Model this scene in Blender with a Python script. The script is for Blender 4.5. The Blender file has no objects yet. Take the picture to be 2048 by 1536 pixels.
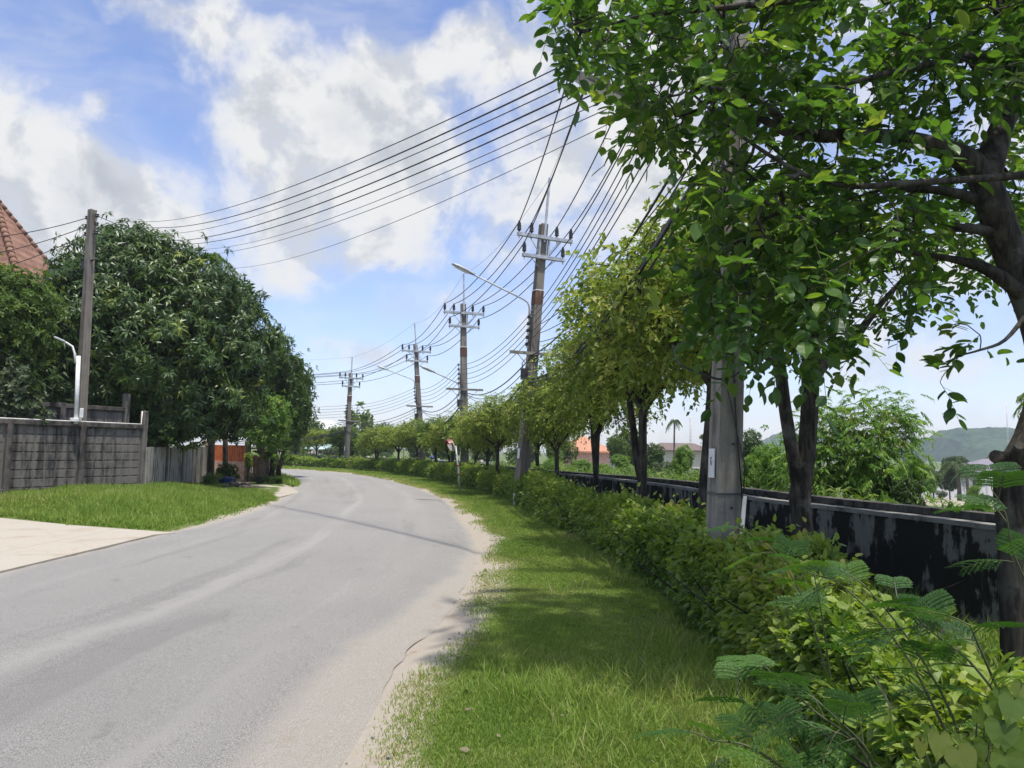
import bpy, math, random
import numpy as np
from mathutils import Vector, Matrix
random.seed(11)
rng = np.random.default_rng(7)
sc = bpy.context.scene
COL = sc.collection
R = math.radians

# ---------------------------------------------------------------- camera
EYE = 1.65
FPX = 1536.0
cam_d = bpy.data.cameras.new("camera")
cam_d.sensor_width = 36.0
cam_d.lens = 27.0
cam_d.clip_start = 0.05
cam_d.clip_end = 6000
cam = bpy.data.objects.new("camera", cam_d)
CAMROT = Matrix.Rotation(R(90 + 4.9), 4, 'X') @ Matrix.Rotation(R(1.0), 4, 'Z')
cam.matrix_world = Matrix.Translation((0, 0, EYE)) @ CAMROT
COL.objects.link(cam)
sc.camera = cam
CR = np.array(CAMROT.to_3x3())

def ray(px, py):
    return CR @ np.array([(px - 1024) / FPX, -(py - 768) / FPX, -1.0])
def P(px, py, Y):                       # point seen at that pixel of the photo, Y metres ahead
    r = ray(px, py)
    return np.array([0, 0, EYE]) + r * (Y / r[1])
def G(px, py, z=0.0):                   # ground point seen at that pixel
    r = ray(px, py)
    return np.array([0, 0, EYE]) + r * ((z - EYE) / r[2])
def azel(px, py):
    r = ray(px, py); r = r / np.linalg.norm(r)
    return math.atan2(r[0], r[1]), math.asin(r[2])

# ---------------------------------------------------------------- exposure, sun, sky
sc.view_settings.view_transform = 'Standard'
sc.view_settings.look = 'None'
sc.view_settings.gamma = 1.0
sc.view_settings.exposure = 1.18
SUN_EL = R(73)
SUN_AZ = math.atan2(0.16, -0.26)
TOSUN = Vector((math.sin(SUN_AZ) * math.cos(SUN_EL), math.cos(SUN_AZ) * math.cos(SUN_EL), math.sin(SUN_EL)))
sd = bpy.data.lights.new("sun", 'SUN')
sd.energy = 2.4
sd.angle = R(1.6)
sd.color = (1.0, 0.955, 0.88)
so = bpy.data.objects.new("sun", sd)
so.rotation_euler = TOSUN.to_track_quat('Z', 'Y').to_euler()
so.location = (20, -10, 40)
COL.objects.link(so)
sc.cycles.max_bounces = 8
sc.cycles.diffuse_bounces = 3
sc.cycles.glossy_bounces = 2
sc.cycles.transmission_bounces = 5
sc.cycles.volume_bounces = 0
sc.cycles.sample_clamp_indirect = 4.0
sc.cycles.use_denoising = True

class ND:
    """small helper round a node tree"""
    def __init__(s, nt): s.nt = nt
    def n(s, t, **kw):
        x = s.nt.nodes.new(t)
        for k, v in kw.items(): setattr(x, k, v)
        return x
    def put(s, sock, v):
        if isinstance(v, bpy.types.NodeSocket): s.nt.links.new(v, sock)
        elif v is not None:
            if hasattr(sock.default_value, '__len__') and not hasattr(v, '__len__'): v = (v, v, v)
            if hasattr(sock.default_value, '__len__') and len(sock.default_value) == 4 and len(v) == 3: v = (*v, 1)
            sock.default_value = v
    def m(s, op, a, b=None, c=None, clamp=False):
        x = s.n('ShaderNodeMath', operation=op, use_clamp=clamp)
        for i, v in enumerate((a, b, c)): s.put(x.inputs[i], v)
        return x.outputs[0]
    def vm(s, op, a, b=None, c=None):
        x = s.n('ShaderNodeVectorMath', operation=op)
        for i, v in enumerate((a, b, c)): s.put(x.inputs[i], v)
        return x.outputs['Value'] if op in ('DOT_PRODUCT', 'LENGTH') else x.outputs[0]
    def ss(s, v, a, b, lo=0.0, hi=1.0):
        x = s.n('ShaderNodeMapRange', interpolation_type='SMOOTHSTEP')
        for i, q in enumerate((v, a, b, lo, hi)): s.put(x.inputs[i], q)
        return x.outputs[0]
    def mix(s, f, a, b, mode='MIX'):
        x = s.n('ShaderNodeMix', data_type='RGBA', blend_type=mode)
        s.put(x.inputs[0], f); s.put(x.inputs[6], a); s.put(x.inputs[7], b)
        return x.outputs[2]
    def noise(s, vec, scale, detail=4, rough=0.55, dist=0.0, out=0):
        x = s.n('ShaderNodeTexNoise')
        if vec is not None: s.put(x.inputs['Vector'], vec)
        x.inputs['Scale'].default_value = scale; x.inputs['Detail'].default_value = detail
        x.inputs['Roughness'].default_value = rough; x.inputs['Distortion'].default_value = dist
        return x.outputs[out]
    def attr(s, name, out='Fac'):
        return s.n('ShaderNodeAttribute', attribute_name=name).outputs[out]
    def scale(s, vec, sx, sy, sz):
        return s.vm('MULTIPLY', vec, (sx, sy, sz))
    def ramp(s, fac, stops):
        x = s.n('ShaderNodeValToRGB')
        e = x.color_ramp.elements
        while len(e) < len(stops): e.new(0.5)
        for el, (p, c) in zip(e, stops):
            el.position = p; el.color = (*c, 1) if len(c) == 3 else c
        s.put(x.inputs[0], fac)
        return x.outputs[0]

world = bpy.data.worlds.new("World")
sc.world = world
world.use_nodes = True
wt = world.node_tree
wt.nodes.clear()
w = ND(wt)
sky = w.n('ShaderNodeTexSky', sky_type='NISHITA')
sky.sun_disc = False
sky.sun_elevation = SUN_EL
sky.sun_rotation = SUN_AZ
sky.altitude = 20
sky.air_density = 1.0
sky.dust_density = 0.6
sky.ozone_density = 2.0
SKY_STRENGTH = 0.086
tc = w.n('ShaderNodeTexCoord').outputs['Generated']
dirv = w.vm('NORMALIZE', tc)
sx = w.n('ShaderNodeSeparateXYZ'); w.put(sx.inputs[0], dirv)
az = w.m('ARCTAN2', sx.outputs[0], sx.outputs[1])
el = w.m('ARCSINE', sx.outputs[2])
cmb = w.n('ShaderNodeCombineXYZ'); w.put(cmb.inputs[0], az); w.put(cmb.inputs[1], el)
ae = cmb.outputs[0]
wob = w.noise(ae, 7.0, 7, 0.6, 0.0, out=1)
wob = w.vm('SUBTRACT', wob, (0.5, 0.5, 0.5))
aew = w.vm('ADD', ae, w.scale(wob, 0.07, 0.06, 0))
# cumulus banks: heading, height, half widths, thickness (read off the photo as directions)
BLOBS = [(560, 180, 165, 120, 1.0), (420, 40, 130, 70, .8), (680, 300, 210, 130, 1.0), (600, 420, 150, 130, .8), (810, 250, 110, 95, .95),
         (860, 110, 150, 60, .6), (740, 480, 120, 90, .85), (1020, 70, 170, 90, .75), (1180, 300, 190, 170, .9), (1420, 200, 240, 250, .9),
         (800, 510, 90, 40, .55), (1010, 440, 140, 110, .75), (300, 10, 120, 40, .5),
         (30, 330, 115, 90, 1.0), (200, 360, 110, 80, 1.1), (300, 430, 95, 60, 1.0), (-30, 200, 60, 80, .8), (375, 470, 40, 40, .7), (60, 480, 300, 110, .95),
         (205, 205, 38, 28, .65), (650, 690, 75, 35, .7), (760, 710, 80, 38, .75), (890, 600, 60, 45, .8), (540, 590, 90, 55, .5),
         (980, 690, 150, 70, .65), (1200, 620, 160, 120, .6), (1700, 560, 400, 170, .75), (1780, 740, 220, 60, .55), (1930, 830, 60, 22, .4),
         (700, 790, 300, 40, .35), (-500, 300, 350, 260, .9), (2600, 300, 500, 350, .9), (1000, -700, 900, 300, .55), (2000, -300, 500, 300, .6)]
acc = None
for cx, cy, rx, ry, amp in BLOBS:
    a0, e0 = azel(cx, cy)
    sa, se = rx / FPX / max(.5, math.cos(e0)), ry / FPX
    q = w.vm('MULTIPLY_ADD', aew, (1 / sa, 1 / se, 0), (-a0 / sa, -e0 / se, 0))
    g = w.m('EXPONENT', w.m('MULTIPLY', w.vm('DOT_PRODUCT', q, q), -0.8))
    g = w.m('MULTIPLY_ADD', g, -amp * .8, 1.0)
    acc = g if acc is None else w.m('MULTIPLY', acc, g)
acc = w.m('SUBTRACT', 1.0, acc)
# elsewhere in the sky: scattered clouds from noise
back = w.ss(w.m('ABSOLUTE', az), 1.0, 1.5)
acc = w.m('ADD', acc, w.m('MULTIPLY', back, 0.35))
f1 = w.noise(ae, 8.0, 12, 0.59, 0.2)
f2 = w.noise(w.vm('ADD', ae, (-0.022, -0.03, 0)), 8.0, 12, 0.59, 0.2)
dens = w.m('ADD', acc, w.m('MULTIPLY', w.m('SUBTRACT', f1, 0.5), 1.25))
mask = w.ss(dens, 0.46, 0.86)
veil = w.noise(w.vm('ADD', w.scale(ae, 1.3, 4.2, 0), w.scale(ae, 0, 0, 0)), 2.6, 8, 0.6, 0.6)
veil = w.m('MULTIPLY', w.ss(veil, 0.34, 0.74), 0.50)
lowhaze = w.ss(el, 0.16, -0.02, 0.0, 0.45)
mask2 = w.m('MAXIMUM', mask, w.m('MAXIMUM', veil, lowhaze))
relief = w.m('SUBTRACT', f1, f2)
relief = w.ss(relief, -0.085, 0.085)
thick = w.ss(dens, 0.70, 1.15)
shade = w.m('SUBTRACT', w.m('MULTIPLY_ADD', relief, 0.32, 0.79), w.m('MULTIPLY', thick, 0.27), clamp=False)
ccol = w.ramp(shade, [(0.42, (0.46, 0.50, 0.57)), (0.72, (0.70, 0.735, 0.79)), (0.97, (1.0, 1.0, 1.0))])
skyc = w.mix(1.0, sky.outputs[0], (SKY_STRENGTH * 1.0, SKY_STRENGTH * 0.97, SKY_STRENGTH * 1.12), 'MULTIPLY')
# unseen clouds overhead and behind the viewer brightened and warmed, added as fill light
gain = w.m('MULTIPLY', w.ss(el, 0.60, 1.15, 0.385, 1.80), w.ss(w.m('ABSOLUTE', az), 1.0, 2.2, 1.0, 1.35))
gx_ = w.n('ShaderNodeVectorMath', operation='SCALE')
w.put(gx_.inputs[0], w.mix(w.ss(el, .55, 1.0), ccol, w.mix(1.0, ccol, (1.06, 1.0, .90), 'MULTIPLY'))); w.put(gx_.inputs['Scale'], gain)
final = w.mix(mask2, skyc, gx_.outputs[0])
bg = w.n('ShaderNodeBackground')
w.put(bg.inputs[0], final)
bg.inputs[1].default_value = 1.0
wo = w.n('ShaderNodeOutputWorld')
wt.links.new(bg.outputs[0], wo.inputs[0])
world.cycles.sampling_method = 'MANUAL'
world.cycles.sample_map_resolution = 512

# ---------------------------------------------------------------- materials
MATS = {}
def new_mat(name):
    m = bpy.data.materials.new(name)
    m.use_nodes = True
    m.node_tree.nodes.clear()
    n = ND(m.node_tree)
    out = n.n('ShaderNodeOutputMaterial')
    MATS[name] = m
    return m, n, out
def bsdf(n, out, col, rough=0.8, bump=None, bstr=0.3, bdist=0.02, metal=0.0, spec=0.5):
    b = n.n('ShaderNodeBsdfPrincipled')
    n.put(b.inputs['Base Color'], col)
    n.put(b.inputs['Roughness'], rough)
    b.inputs['Metallic'].default_value = metal
    b.inputs['Specular IOR Level'].default_value = spec
    if bump is not None:
        bp = n.n('ShaderNodeBump')
        bp.inputs['Strength'].default_value = bstr
        bp.inputs['Distance'].default_value = bdist
        n.put(bp.inputs['Height'], bump)
        n.nt.links.new(bp.outputs[0], b.inputs['Normal'])
    n.nt.links.new(b.outputs[0], out.inputs[0])
    return b
def opos(n): return n.n('ShaderNodeTexCoord').outputs['Object']

def leaf_mat(name, stops, trans=0.35, rough=0.42, ttint=(1.25, 1.35, 0.45), spec=0.4):
    m, n, out = new_mat(name)
    t = n.attr('tint')
    col = n.ramp(t, stops)
    # the blade is a little darker between its veins
    nz = n.noise(opos(n), 60, 2, 0.5)
    col = n.mix(n.m('MULTIPLY', nz, 0.35), col, n.mix(1.0, col, (0.6, 0.62, 0.55), 'MULTIPLY'))
    b = n.n('ShaderNodeBsdfPrincipled')
    n.put(b.inputs['Base Color'], col)
    b.inputs['Roughness'].default_value = rough
    b.inputs['Specular IOR Level'].default_value = spec
    tr = n.n('ShaderNodeBsdfTranslucent')
    n.put(tr.inputs[0], n.mix(1.0, col, ttint, 'MULTIPLY'))
    ms = n.n('ShaderNodeMixShader')
    ms.inputs[0].default_value = trans
    n.nt.links.new(b.outputs[0], ms.inputs[1])
    n.nt.links.new(tr.outputs[0], ms.inputs[2])
    n.nt.links.new(ms.outputs[0], out.inputs[0])
    return m

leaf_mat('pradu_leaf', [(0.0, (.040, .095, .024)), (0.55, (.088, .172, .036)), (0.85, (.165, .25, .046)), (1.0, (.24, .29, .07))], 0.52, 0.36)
leaf_mat('pradu_yellow_leaf', [(0.0, (.13, .195, .038)), (0.5, (.25, .315, .062)), (0.85, (.35, .385, .09)), (1.0, (.40, .39, .13))], 0.42, 0.45, ttint=(1.12, 1.25, .6), spec=.3)  # paler, yellower leaf tones for the row trees
leaf_mat('mango_leaf', [(0.0, (.026, .058, .012)), (0.6, (.062, .115, .020)), (0.9, (.13, .19, .030)), (1.0, (.24, .27, .05))], 0.24, 0.36, spec=0.38)
leaf_mat('dark_leaf', [(0.0, (.032, .066, .014)), (0.6, (.068, .122, .024)), (1.0, (.13, .19, .040))], 0.30, 0.46, spec=.3)
leaf_mat('mid_leaf', [(0.0, (.065, .12, .026)), (0.6, (.12, .19, .040)), (1.0, (.20, .255, .065))], 0.38, 0.48, spec=.3)
leaf_mat('bright_leaf', [(0.0, (.08, .17, .022)), (0.6, (.15, .27, .038)), (1.0, (.27, .36, .065))], 0.40, 0.48, spec=.3)
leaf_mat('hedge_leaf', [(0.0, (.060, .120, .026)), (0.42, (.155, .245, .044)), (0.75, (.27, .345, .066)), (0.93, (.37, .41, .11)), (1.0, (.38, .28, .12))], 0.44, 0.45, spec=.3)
leaf_mat('feather_leaf', [(0.0, (.030, .085, .022)), (0.6, (.062, .145, .03)), (1.0, (.14, .24, .045))], 0.42, 0.52, spec=.3)
leaf_mat('yellow_leaf', [(0.0, (.10, .17, .02)), (0.5, (.24, .31, .04)), (1.0, (.48, .46, .10))], 0.35, 0.45)
leaf_mat('vine_leaf', [(0.0, (.07, .13, .022)), (0.6, (.125, .19, .034)), (1.0, (.17, .20, .045))], 0.42, 0.45)
leaf_mat('grey_leaf', [(0.0, (.05, .085, .035)), (0.6, (.09, .13, .06)), (1.0, (.16, .20, .10))], 0.3, 0.5)
leaf_mat('grass_blade', [(0.0, (.11, .185, .034)), (0.45, (.195, .30, .054)), (0.8, (.28, .365, .08)), (1.0, (.44, .39, .20))], 0.44, 0.6, ttint=(1.15, 1.2, .6), spec=.2)
leaf_mat('dry_leaf', [(0.0, (.10, .072, .035)), (1.0, (.22, .19, .11))], 0.1, 0.6)

def bark_mat(name, c1, c2, sc_=9):
    m, n, out = new_mat(name)
    p = opos(n)
    a = n.noise(n.scale(p, 1, 1, .22), sc_, 8, .65, .4)
    b_ = n.noise(p, 3.1, 4, .6)
    col = n.mix(n.ss(a, .35, .68), c1, c2)
    col = n.mix(n.ss(b_, .52, .70, 0, .6), col, (.15, .15, .13))
    bsdf(n, out, col, .9, a, .9, .03, spec=.2)
    return m
bark_mat('bark', (.016, .014, .0115), (.082, .070, .055), 14)
bark_mat('pale_bark', (.06, .05, .04), (.19, .16, .12), 14)
def plain(name, col, rough=.6, metal=0, var=.25, scale=6, spec=.5):
    m, n, out = new_mat(name)
    a = n.noise(opos(n), scale, 6, .6)
    c2 = tuple(min(1, x * (1 - var)) for x in col)
    c3 = tuple(min(1, x * (1 + var)) for x in col)
    bsdf(n, out, n.mix(n.ss(a, .3, .7), c2, c3), rough, a, .08, .01, metal, spec)
    return m
plain('steel', (.42, .43, .44), .45, .6)
plain('lamp_grey', (.36, .37, .38), .5, .2)
plain('lamp_glass', (.62, .63, .60), .25)
plain('insulator_black', (.018, .015, .014), .3)
plain('cable_black', (.016, .016, .017), .55)
plain('cable_grey', (.07, .07, .075), .6, .2)
plain('white_paint', (.68, .68, .66), .5, var=.12)
plain('pvc_white', (.70, .68, .60), .4, var=.1)
plain('red_plastic', (.22, .030, .022), .4)
plain('mirror_back', (.62, .58, .52), .4)
plain('blue_paint', (.10, .25, .48), .45)
plain('blue_pot', (.015, .035, .14), .35)
plain('pink_render', (.44, .29, .22), .85)
plain('orange_render', (.46, .12, .035), .7)
plain('beige_render', (.50, .45, .38), .85, var=.12)
plain('brown_post', (.17, .12, .085), .8)
plain('wood_slat', (.26, .18, .12), .8)
plain('white_render', (.66, .66, .64), .8, var=.1)
plain('grey_roof', (.17, .155, .18), .7, var=.12)
plain('orange_roof', (.40, .19, .11), .8, var=.2)
plain('dark_roof', (.13, .095, .08), .8)
plain('teal_roof', (.42, .55, .53), .6)
plain('window_dark', (.02, .025, .03), .15)
plain('rubble_brick', (.09, .07, .06), .95, var=.5, scale=11)
plain('mast_paint', (.55, .50, .50), .5, .3)
plain('pod_green', (.24, .27, .05), .5)
plain('twig', (.065, .075, .03), .8)

def concrete_mat(name, light, dark, stain, streak=1.0, lo=.42, hi=.66, zs=.12, sc_=5.0, bm=.5):
    m, n, out = new_mat(name)
    p = opos(n)
    a = n.noise(n.scale(p, 1, 1, zs), sc_, 9, .66, .25)
    b_ = n.noise(p, 1.7, 6, .6)
    c = n.noise(p, 38, 5, .7)
    base = n.mix(c, light, tuple(x * .62 for x in light))
    k = n.ss(n.m('ADD', a, n.m('MULTIPLY', n.m('SUBTRACT', b_, .5), bm)), lo, hi)
    col = n.mix(n.m('MULTIPLY', k, streak), base, dark)
    col = n.mix(n.ss(n.noise(n.scale(p, 1, 1, .3), 9, 6, .7), .56, .7, 0, .7), col, stain)
    bsdf(n, out, col, .95, n.m('ADD', c, a), .35, .012, spec=.12)
    return m
concrete_mat('pole_concrete', (.29, .27, .23), (.10, .092, .078), (.17, .16, .135), .9, .44, .66, .10, 6)
concrete_mat('old_pole_concrete', (.24, .215, .185), (.085, .076, .066), (.17, .155, .135), .9, .42, .7, .06, 9)
concrete_mat('panel_concrete', (.205, .19, .168), (.035, .032, .030), (.13, .12, .10), .95, .42, .66, .10, 5)
concrete_mat('plank_concrete', (.48, .44, .38), (.085, .076, .066), (.2, .19, .17), 1.0, .48, .62, .035, 7)
concrete_mat('beam_concrete', (.15, .135, .12), (.032, .03, .028), (.09, .085, .075), 1.0, .36, .66, .35, 5)
concrete_mat('black_wall', (.20, .19, .17), (.021, .0195, .017), (.050, .046, .040), 1.0, .41, .50, .22, 5.4, 1.1)
concrete_mat('coping', (.27, .26, .235), (.065, .06, .055), (.20, .19, .17), .9, .46, .66, 1, 4)
concrete_mat('rust_band', (.13, .072, .052), (.085, .055, .045), (.28, .20, .16), .8, .4, .7, .1, 7)
m, n, out = new_mat('apron_concrete')
p = opos(n)
a = n.noise(p, 1.1, 7, .62); b_ = n.noise(p, 60, 4, .75); c_ = n.noise(n.scale(p, .25, 1.6, 1), 2.3, 6, .6)
col = n.mix(n.ss(b_, .35, .65), (.31, .275, .222), (.42, .385, .325))
col = n.mix(n.ss(a, .5, .72, 0, .7), col, (.27, .215, .155))
col = n.mix(n.ss(c_, .58, .72, 0, .5), col, (.36, .29, .21))
sp_ = n.n('ShaderNodeSeparateXYZ'); n.put(sp_.inputs[0], n.vm('ADD', p, n.scale(n.noise(p, 3, 3, .6, out=1), .03, .03, 0)))
def joint(sock, step, off):
    q = n.m('ABSOLUTE', n.m('SUBTRACT', n.m('FRACT', n.m('DIVIDE', n.m('ADD', sock, off), step)), .5))
    return n.ss(n.m('MULTIPLY', q, step), .022, .008)
jn = n.m('MAXIMUM', joint(sp_.outputs[0], 4.2, 1.1), joint(sp_.outputs[1], 4.6, .3))
vr = n.n('ShaderNodeTexVoronoi', feature='DISTANCE_TO_EDGE'); n.put(vr.inputs['Vector'], n.vm('ADD', p, n.scale(n.noise(p, 1.6, 5, .65, out=1), .8, .8, 0))); vr.inputs['Scale'].default_value = .3
jn = n.m('MAXIMUM', n.m('MULTIPLY', jn, .6), n.m('MULTIPLY', n.ss(vr.outputs[0], .004, 0), .55))
col = n.mix(n.m('MULTIPLY', jn, .55), col, (.13, .11, .085))
bsdf(n, out, col, .95, n.m('ADD', a, b_), .4, .012, spec=.15)

# ---------------------------------------------------------------- object helpers
def prop(o, label=None, cat=None, group=None, kind=None):
    if label: o['label'] = label
    if cat: o['category'] = cat
    if group: o['group'] = group
    if kind: o['kind'] = kind
    return o
def empty(name, loc, label, cat, group=None):
    o = bpy.data.objects.new(name, None)
    o.empty_display_size = .2
    o.location = tuple(float(v) for v in loc)
    COL.objects.link(o)
    return prop(o, label, cat, group)
def link_mesh(name, me, mat=None, parent=None, loc=(0, 0, 0)):
    o = bpy.data.objects.new(name, me)
    if mat is not None and not me.materials: me.materials.append(MATS[mat])
    COL.objects.link(o)
    o.location = tuple(float(v) for v in loc)
    if parent is not None: o.parent = parent
    return o
def merge_tri(me_parts, wood, name, mats):
    """leaves and their fine stems in one mesh with two materials"""
    V, F, T = join_arrays(me_parts)
    tri = []
    for f in wood.f:
        for k in range(1, len(f) - 1): tri.append((f[0], f[k], f[k + 1]))
    nf = len(F)
    V2 = np.vstack([V, np.array(wood.v)]); F2 = np.vstack([F, np.array(tri) + len(V)])
    me = np_mesh(name, V2, F2, False, np.concatenate([T, np.full(len(tri), .5)]))
    for m_ in mats: me.materials.append(MATS[m_])
    me.polygons.foreach_set('material_index', np.concatenate([np.zeros(nf, np.int32), np.ones(len(tri), np.int32)]))
    return me
def np_mesh(name, V, F, smooth=False, tint=None):
    """V (n,3), F (m,k) of one polygon size"""
    V = np.ascontiguousarray(V, dtype=np.float32); F = np.ascontiguousarray(F, dtype=np.int32)
    me = bpy.data.meshes.new(name)
    me.vertices.add(len(V)); me.vertices.foreach_set('co', V.ravel())
    k = F.shape[1]
    me.loops.add(F.size); me.loops.foreach_set('vertex_index', F.ravel())
    me.polygons.add(len(F))
    me.polygons.foreach_set('loop_start', np.arange(0, F.size, k, dtype=np.int32))
    if tint is not None:
        a = me.attributes.new('tint', 'FLOAT', 'FACE')
        a.data.foreach_set('value', np.ascontiguousarray(tint, dtype=np.float32))
    me.update(calc_edges=True)
    me.polygons.foreach_set('use_smooth', np.full(len(F), smooth, dtype=bool))
    return me

class MB:
    """collects boxes, tubes and sheets into ONE mesh"""
    def __init__(s): s.v = []; s.f = []; s.sm = []
    def add(s, vs, fs, smooth=False):
        b = len(s.v)
        s.v += [tuple(float(c) for c in p) for p in vs]
        s.f += [tuple(b + i for i in f) for f in fs]
        s.sm += [smooth] * len(fs)
        return s
    def box(s, c, sx, sy, sz, ax=None):
        """box centred at c; ax = 3 unit axes"""
        X, Y, Z = (np.eye(3) if ax is None else [np.array(a, float) for a in ax])
        c = np.array(c, float)
        vs = [c + X * sx / 2 * i + Y * sy / 2 * j + Z * sz / 2 * k for k in (-1, 1) for j in (-1, 1) for i in (-1, 1)]
        return s.add(vs, [(0, 2, 3, 1), (4, 5, 7, 6), (0, 1, 5, 4), (2, 6, 7, 3), (0, 4, 6, 2), (1, 3, 7, 5)])
    def tube(s, pts, rad, n=6, cap=True):
        pts = [np.array(p, float) for p in pts]
        if not hasattr(rad, '__len__'): rad = [rad] * len(pts)
        vs = []; fs = []
        up = None
        for i, p in enumerate(pts):
            t = pts[min(i + 1, len(pts) - 1)] - pts[max(i - 1, 0)]
            L = np.linalg.norm(t); t = t / L if L > 1e-9 else np.array([0, 0, 1.])
            if up is None:
                up = np.array([1., 0, 0]) if abs(t[2]) > .9 else np.array([0, 0, 1.])
            a = np.cross(t, up); a /= (np.linalg.norm(a) + 1e-9)
            b = np.cross(a, t); up = b
            for k in range(n):
                th = 2 * math.pi * k / n
                vs.append(p + (a * math.cos(th) + b * math.sin(th)) * rad[i])
        for i in range(len(pts) - 1):
            for k in range(n):
                k2 = (k + 1) % n
                fs.append((i * n + k, i * n + k2, (i + 1) * n + k2, (i + 1) * n + k))
        s.add(vs, fs, True)
        if cap:
            b = len(s.v) - len(vs)
            s.f.append(tuple(b + k for k in range(n))[::-1]); s.sm.append(False)
            s.f.append(tuple(b + (len(pts) - 1) * n + k for k in range(n))); s.sm.append(False)
        return s
    def lathe(s, base, axis, prof, n=12):
        axis = np.array(axis, float); axis /= np.linalg.norm(axis)
        base = np.array(base, float)
        return s.tube([base + axis * h for h, r in prof], [r for h, r in prof], n)
    def prism(s, poly, z0, z1):
        n = len(poly)
        vs = [(p[0], p[1], z0) for p in poly] + [(p[0], p[1], z1) for p in poly]
        fs = [tuple(range(n))[::-1], tuple(range(n, 2 * n))] + [(i, (i + 1) % n, n + (i + 1) % n, n + i) for i in range(n)]
        return s.add(vs, fs)
    def build(s, name, mat, parent=None, loc=(0, 0, 0), bevel=0):
        me = bpy.data.meshes.new(name)
        me.from_pydata(s.v, [], s.f)
        me.update()
        me.polygons.foreach_set('use_smooth', np.array(s.sm, dtype=bool))
        o = link_mesh(name, me, mat, parent, loc)
        if bevel:
            bm = o.modifiers.new('bevel', 'BEVEL'); bm.width = bevel; bm.segments = 1; bm.limit_method = 'ANGLE'
        return o

def unit(v):
    v = np.asarray(v, float)
    return v / (np.linalg.norm(v, axis=-1, keepdims=True) + 1e-9)

# leaf outlines: (along, across, lift), triangles
def _ribbed(side, L, tip):
    k = len(side)
    mid = [(0, 0, 0)] + [(max(.05, u) * .98 + .02, 0, -.045 + tip * max(0, u) ** 2 * .6) for u, v in side] + [(L, 0, tip)]
    pts = mid + [(u, v, .03 + tip * max(0, u) ** 2 * .7) for u, v in side] + [(u, -v, .03 + tip * max(0, u) ** 2 * .7) for u, v in side]
    t = []
    for s in (0, 1):
        o = k + 2 + s * k
        q = [(0, 1, o)] + [x for i in range(k - 1) for x in ((i + 1, o + i + 1, o + i), (i + 1, i + 2, o + i + 1))] + [(k, k + 1, o + k - 1)]
        t += q if s == 0 else [(a, c, b) for a, b, c in q]
    return np.array(pts), t
LT = {
 'ovate': _ribbed([(.06, .17), (.22, .40), (.44, .50), (.66, .42), (.84, .20)], 1.0, -.13),
 'heart': _ribbed([(-.10, .18), (-.04, .38), (.18, .52), (.42, .46), (.66, .28), (.86, .09)], 1.05, -.20),
 'hex': (np.array([(0, 0, 0), (.5, 0, -.06), (1, 0, -.1), (.28, .5, .04), (.7, .38, .02), (.28, -.5, .04), (.7, -.38, .02)]),
         [(0, 1, 3), (1, 4, 3), (1, 2, 4), (0, 5, 1), (1, 5, 6), (1, 6, 2)]),
 'diamond': (np.array([(0, 0, 0), (1, 0, -.06), (.45, .5, .05), (.45, -.5, .05)]), [(0, 1, 2), (0, 3, 1)]),
 'lance': (np.array([(0, 0, 0), (.5, 0, .02), (1, 0, -.22), (.42, .5, .05), (.42, -.5, .05)]), [(0, 1, 3), (1, 2, 3), (0, 4, 1), (1, 4, 2)]),
 'blade': (np.array([(0, .5, 0), (0, -.5, 0), (.5, .42, -.0), (.5, -.42, 0), (1, 0, -.28)]), [(0, 1, 3), (0, 3, 2), (2, 3, 4)]),
 'spike': (np.array([(0, .5, 0), (0, -.5, 0), (1, 0, -.1)]), [(0, 1, 2)]),
}
def leaves_arrays(kind, B, D, N, L, W, T):
    """B base, D along, N upper side, L length, W width, T tint"""
    tp, tf = LT[kind]
    tf = np.array(tf)
    D = unit(D)
    S = unit(np.cross(N, D)); U = np.cross(D, S)
    n = len(B); k = len(tp)
    curl = rng.uniform(.2, 2.3, n) if kind not in ('blade', 'spike') else np.ones(n)
    W = W * rng.uniform(.82, 1.18, n)
    V = (B[:, None, :] + D[:, None, :] * (tp[None, :, 0] * L[:, None])[..., None] + S[:, None, :] * (tp[None, :, 1] * W[:, None])[..., None]
         + U[:, None, :] * (tp[None, :, 2] * (L * curl)[:, None])[..., None])
    F = (tf[None] + (np.arange(n) * k)[:, None, None]).reshape(-1, 3)
    return V.reshape(-1, 3), F, np.repeat(T, len(tf))
def join_arrays(parts):
    Vs, Fs, Ts = [], [], []; o = 0
    for V, F, T in parts:
        Vs.append(V); Fs.append(F + o); Ts.append(T); o += len(V)
    return np.concatenate(Vs), np.concatenate(Fs), np.concatenate(Ts)
def leaf_mesh(name, parts, smooth=False):
    V, F, T = join_arrays(parts)
    return np_mesh(name, V, F, smooth, T)

def rnd_unit(n):
    return unit(rng.normal(size=(n, 3)))

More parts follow.
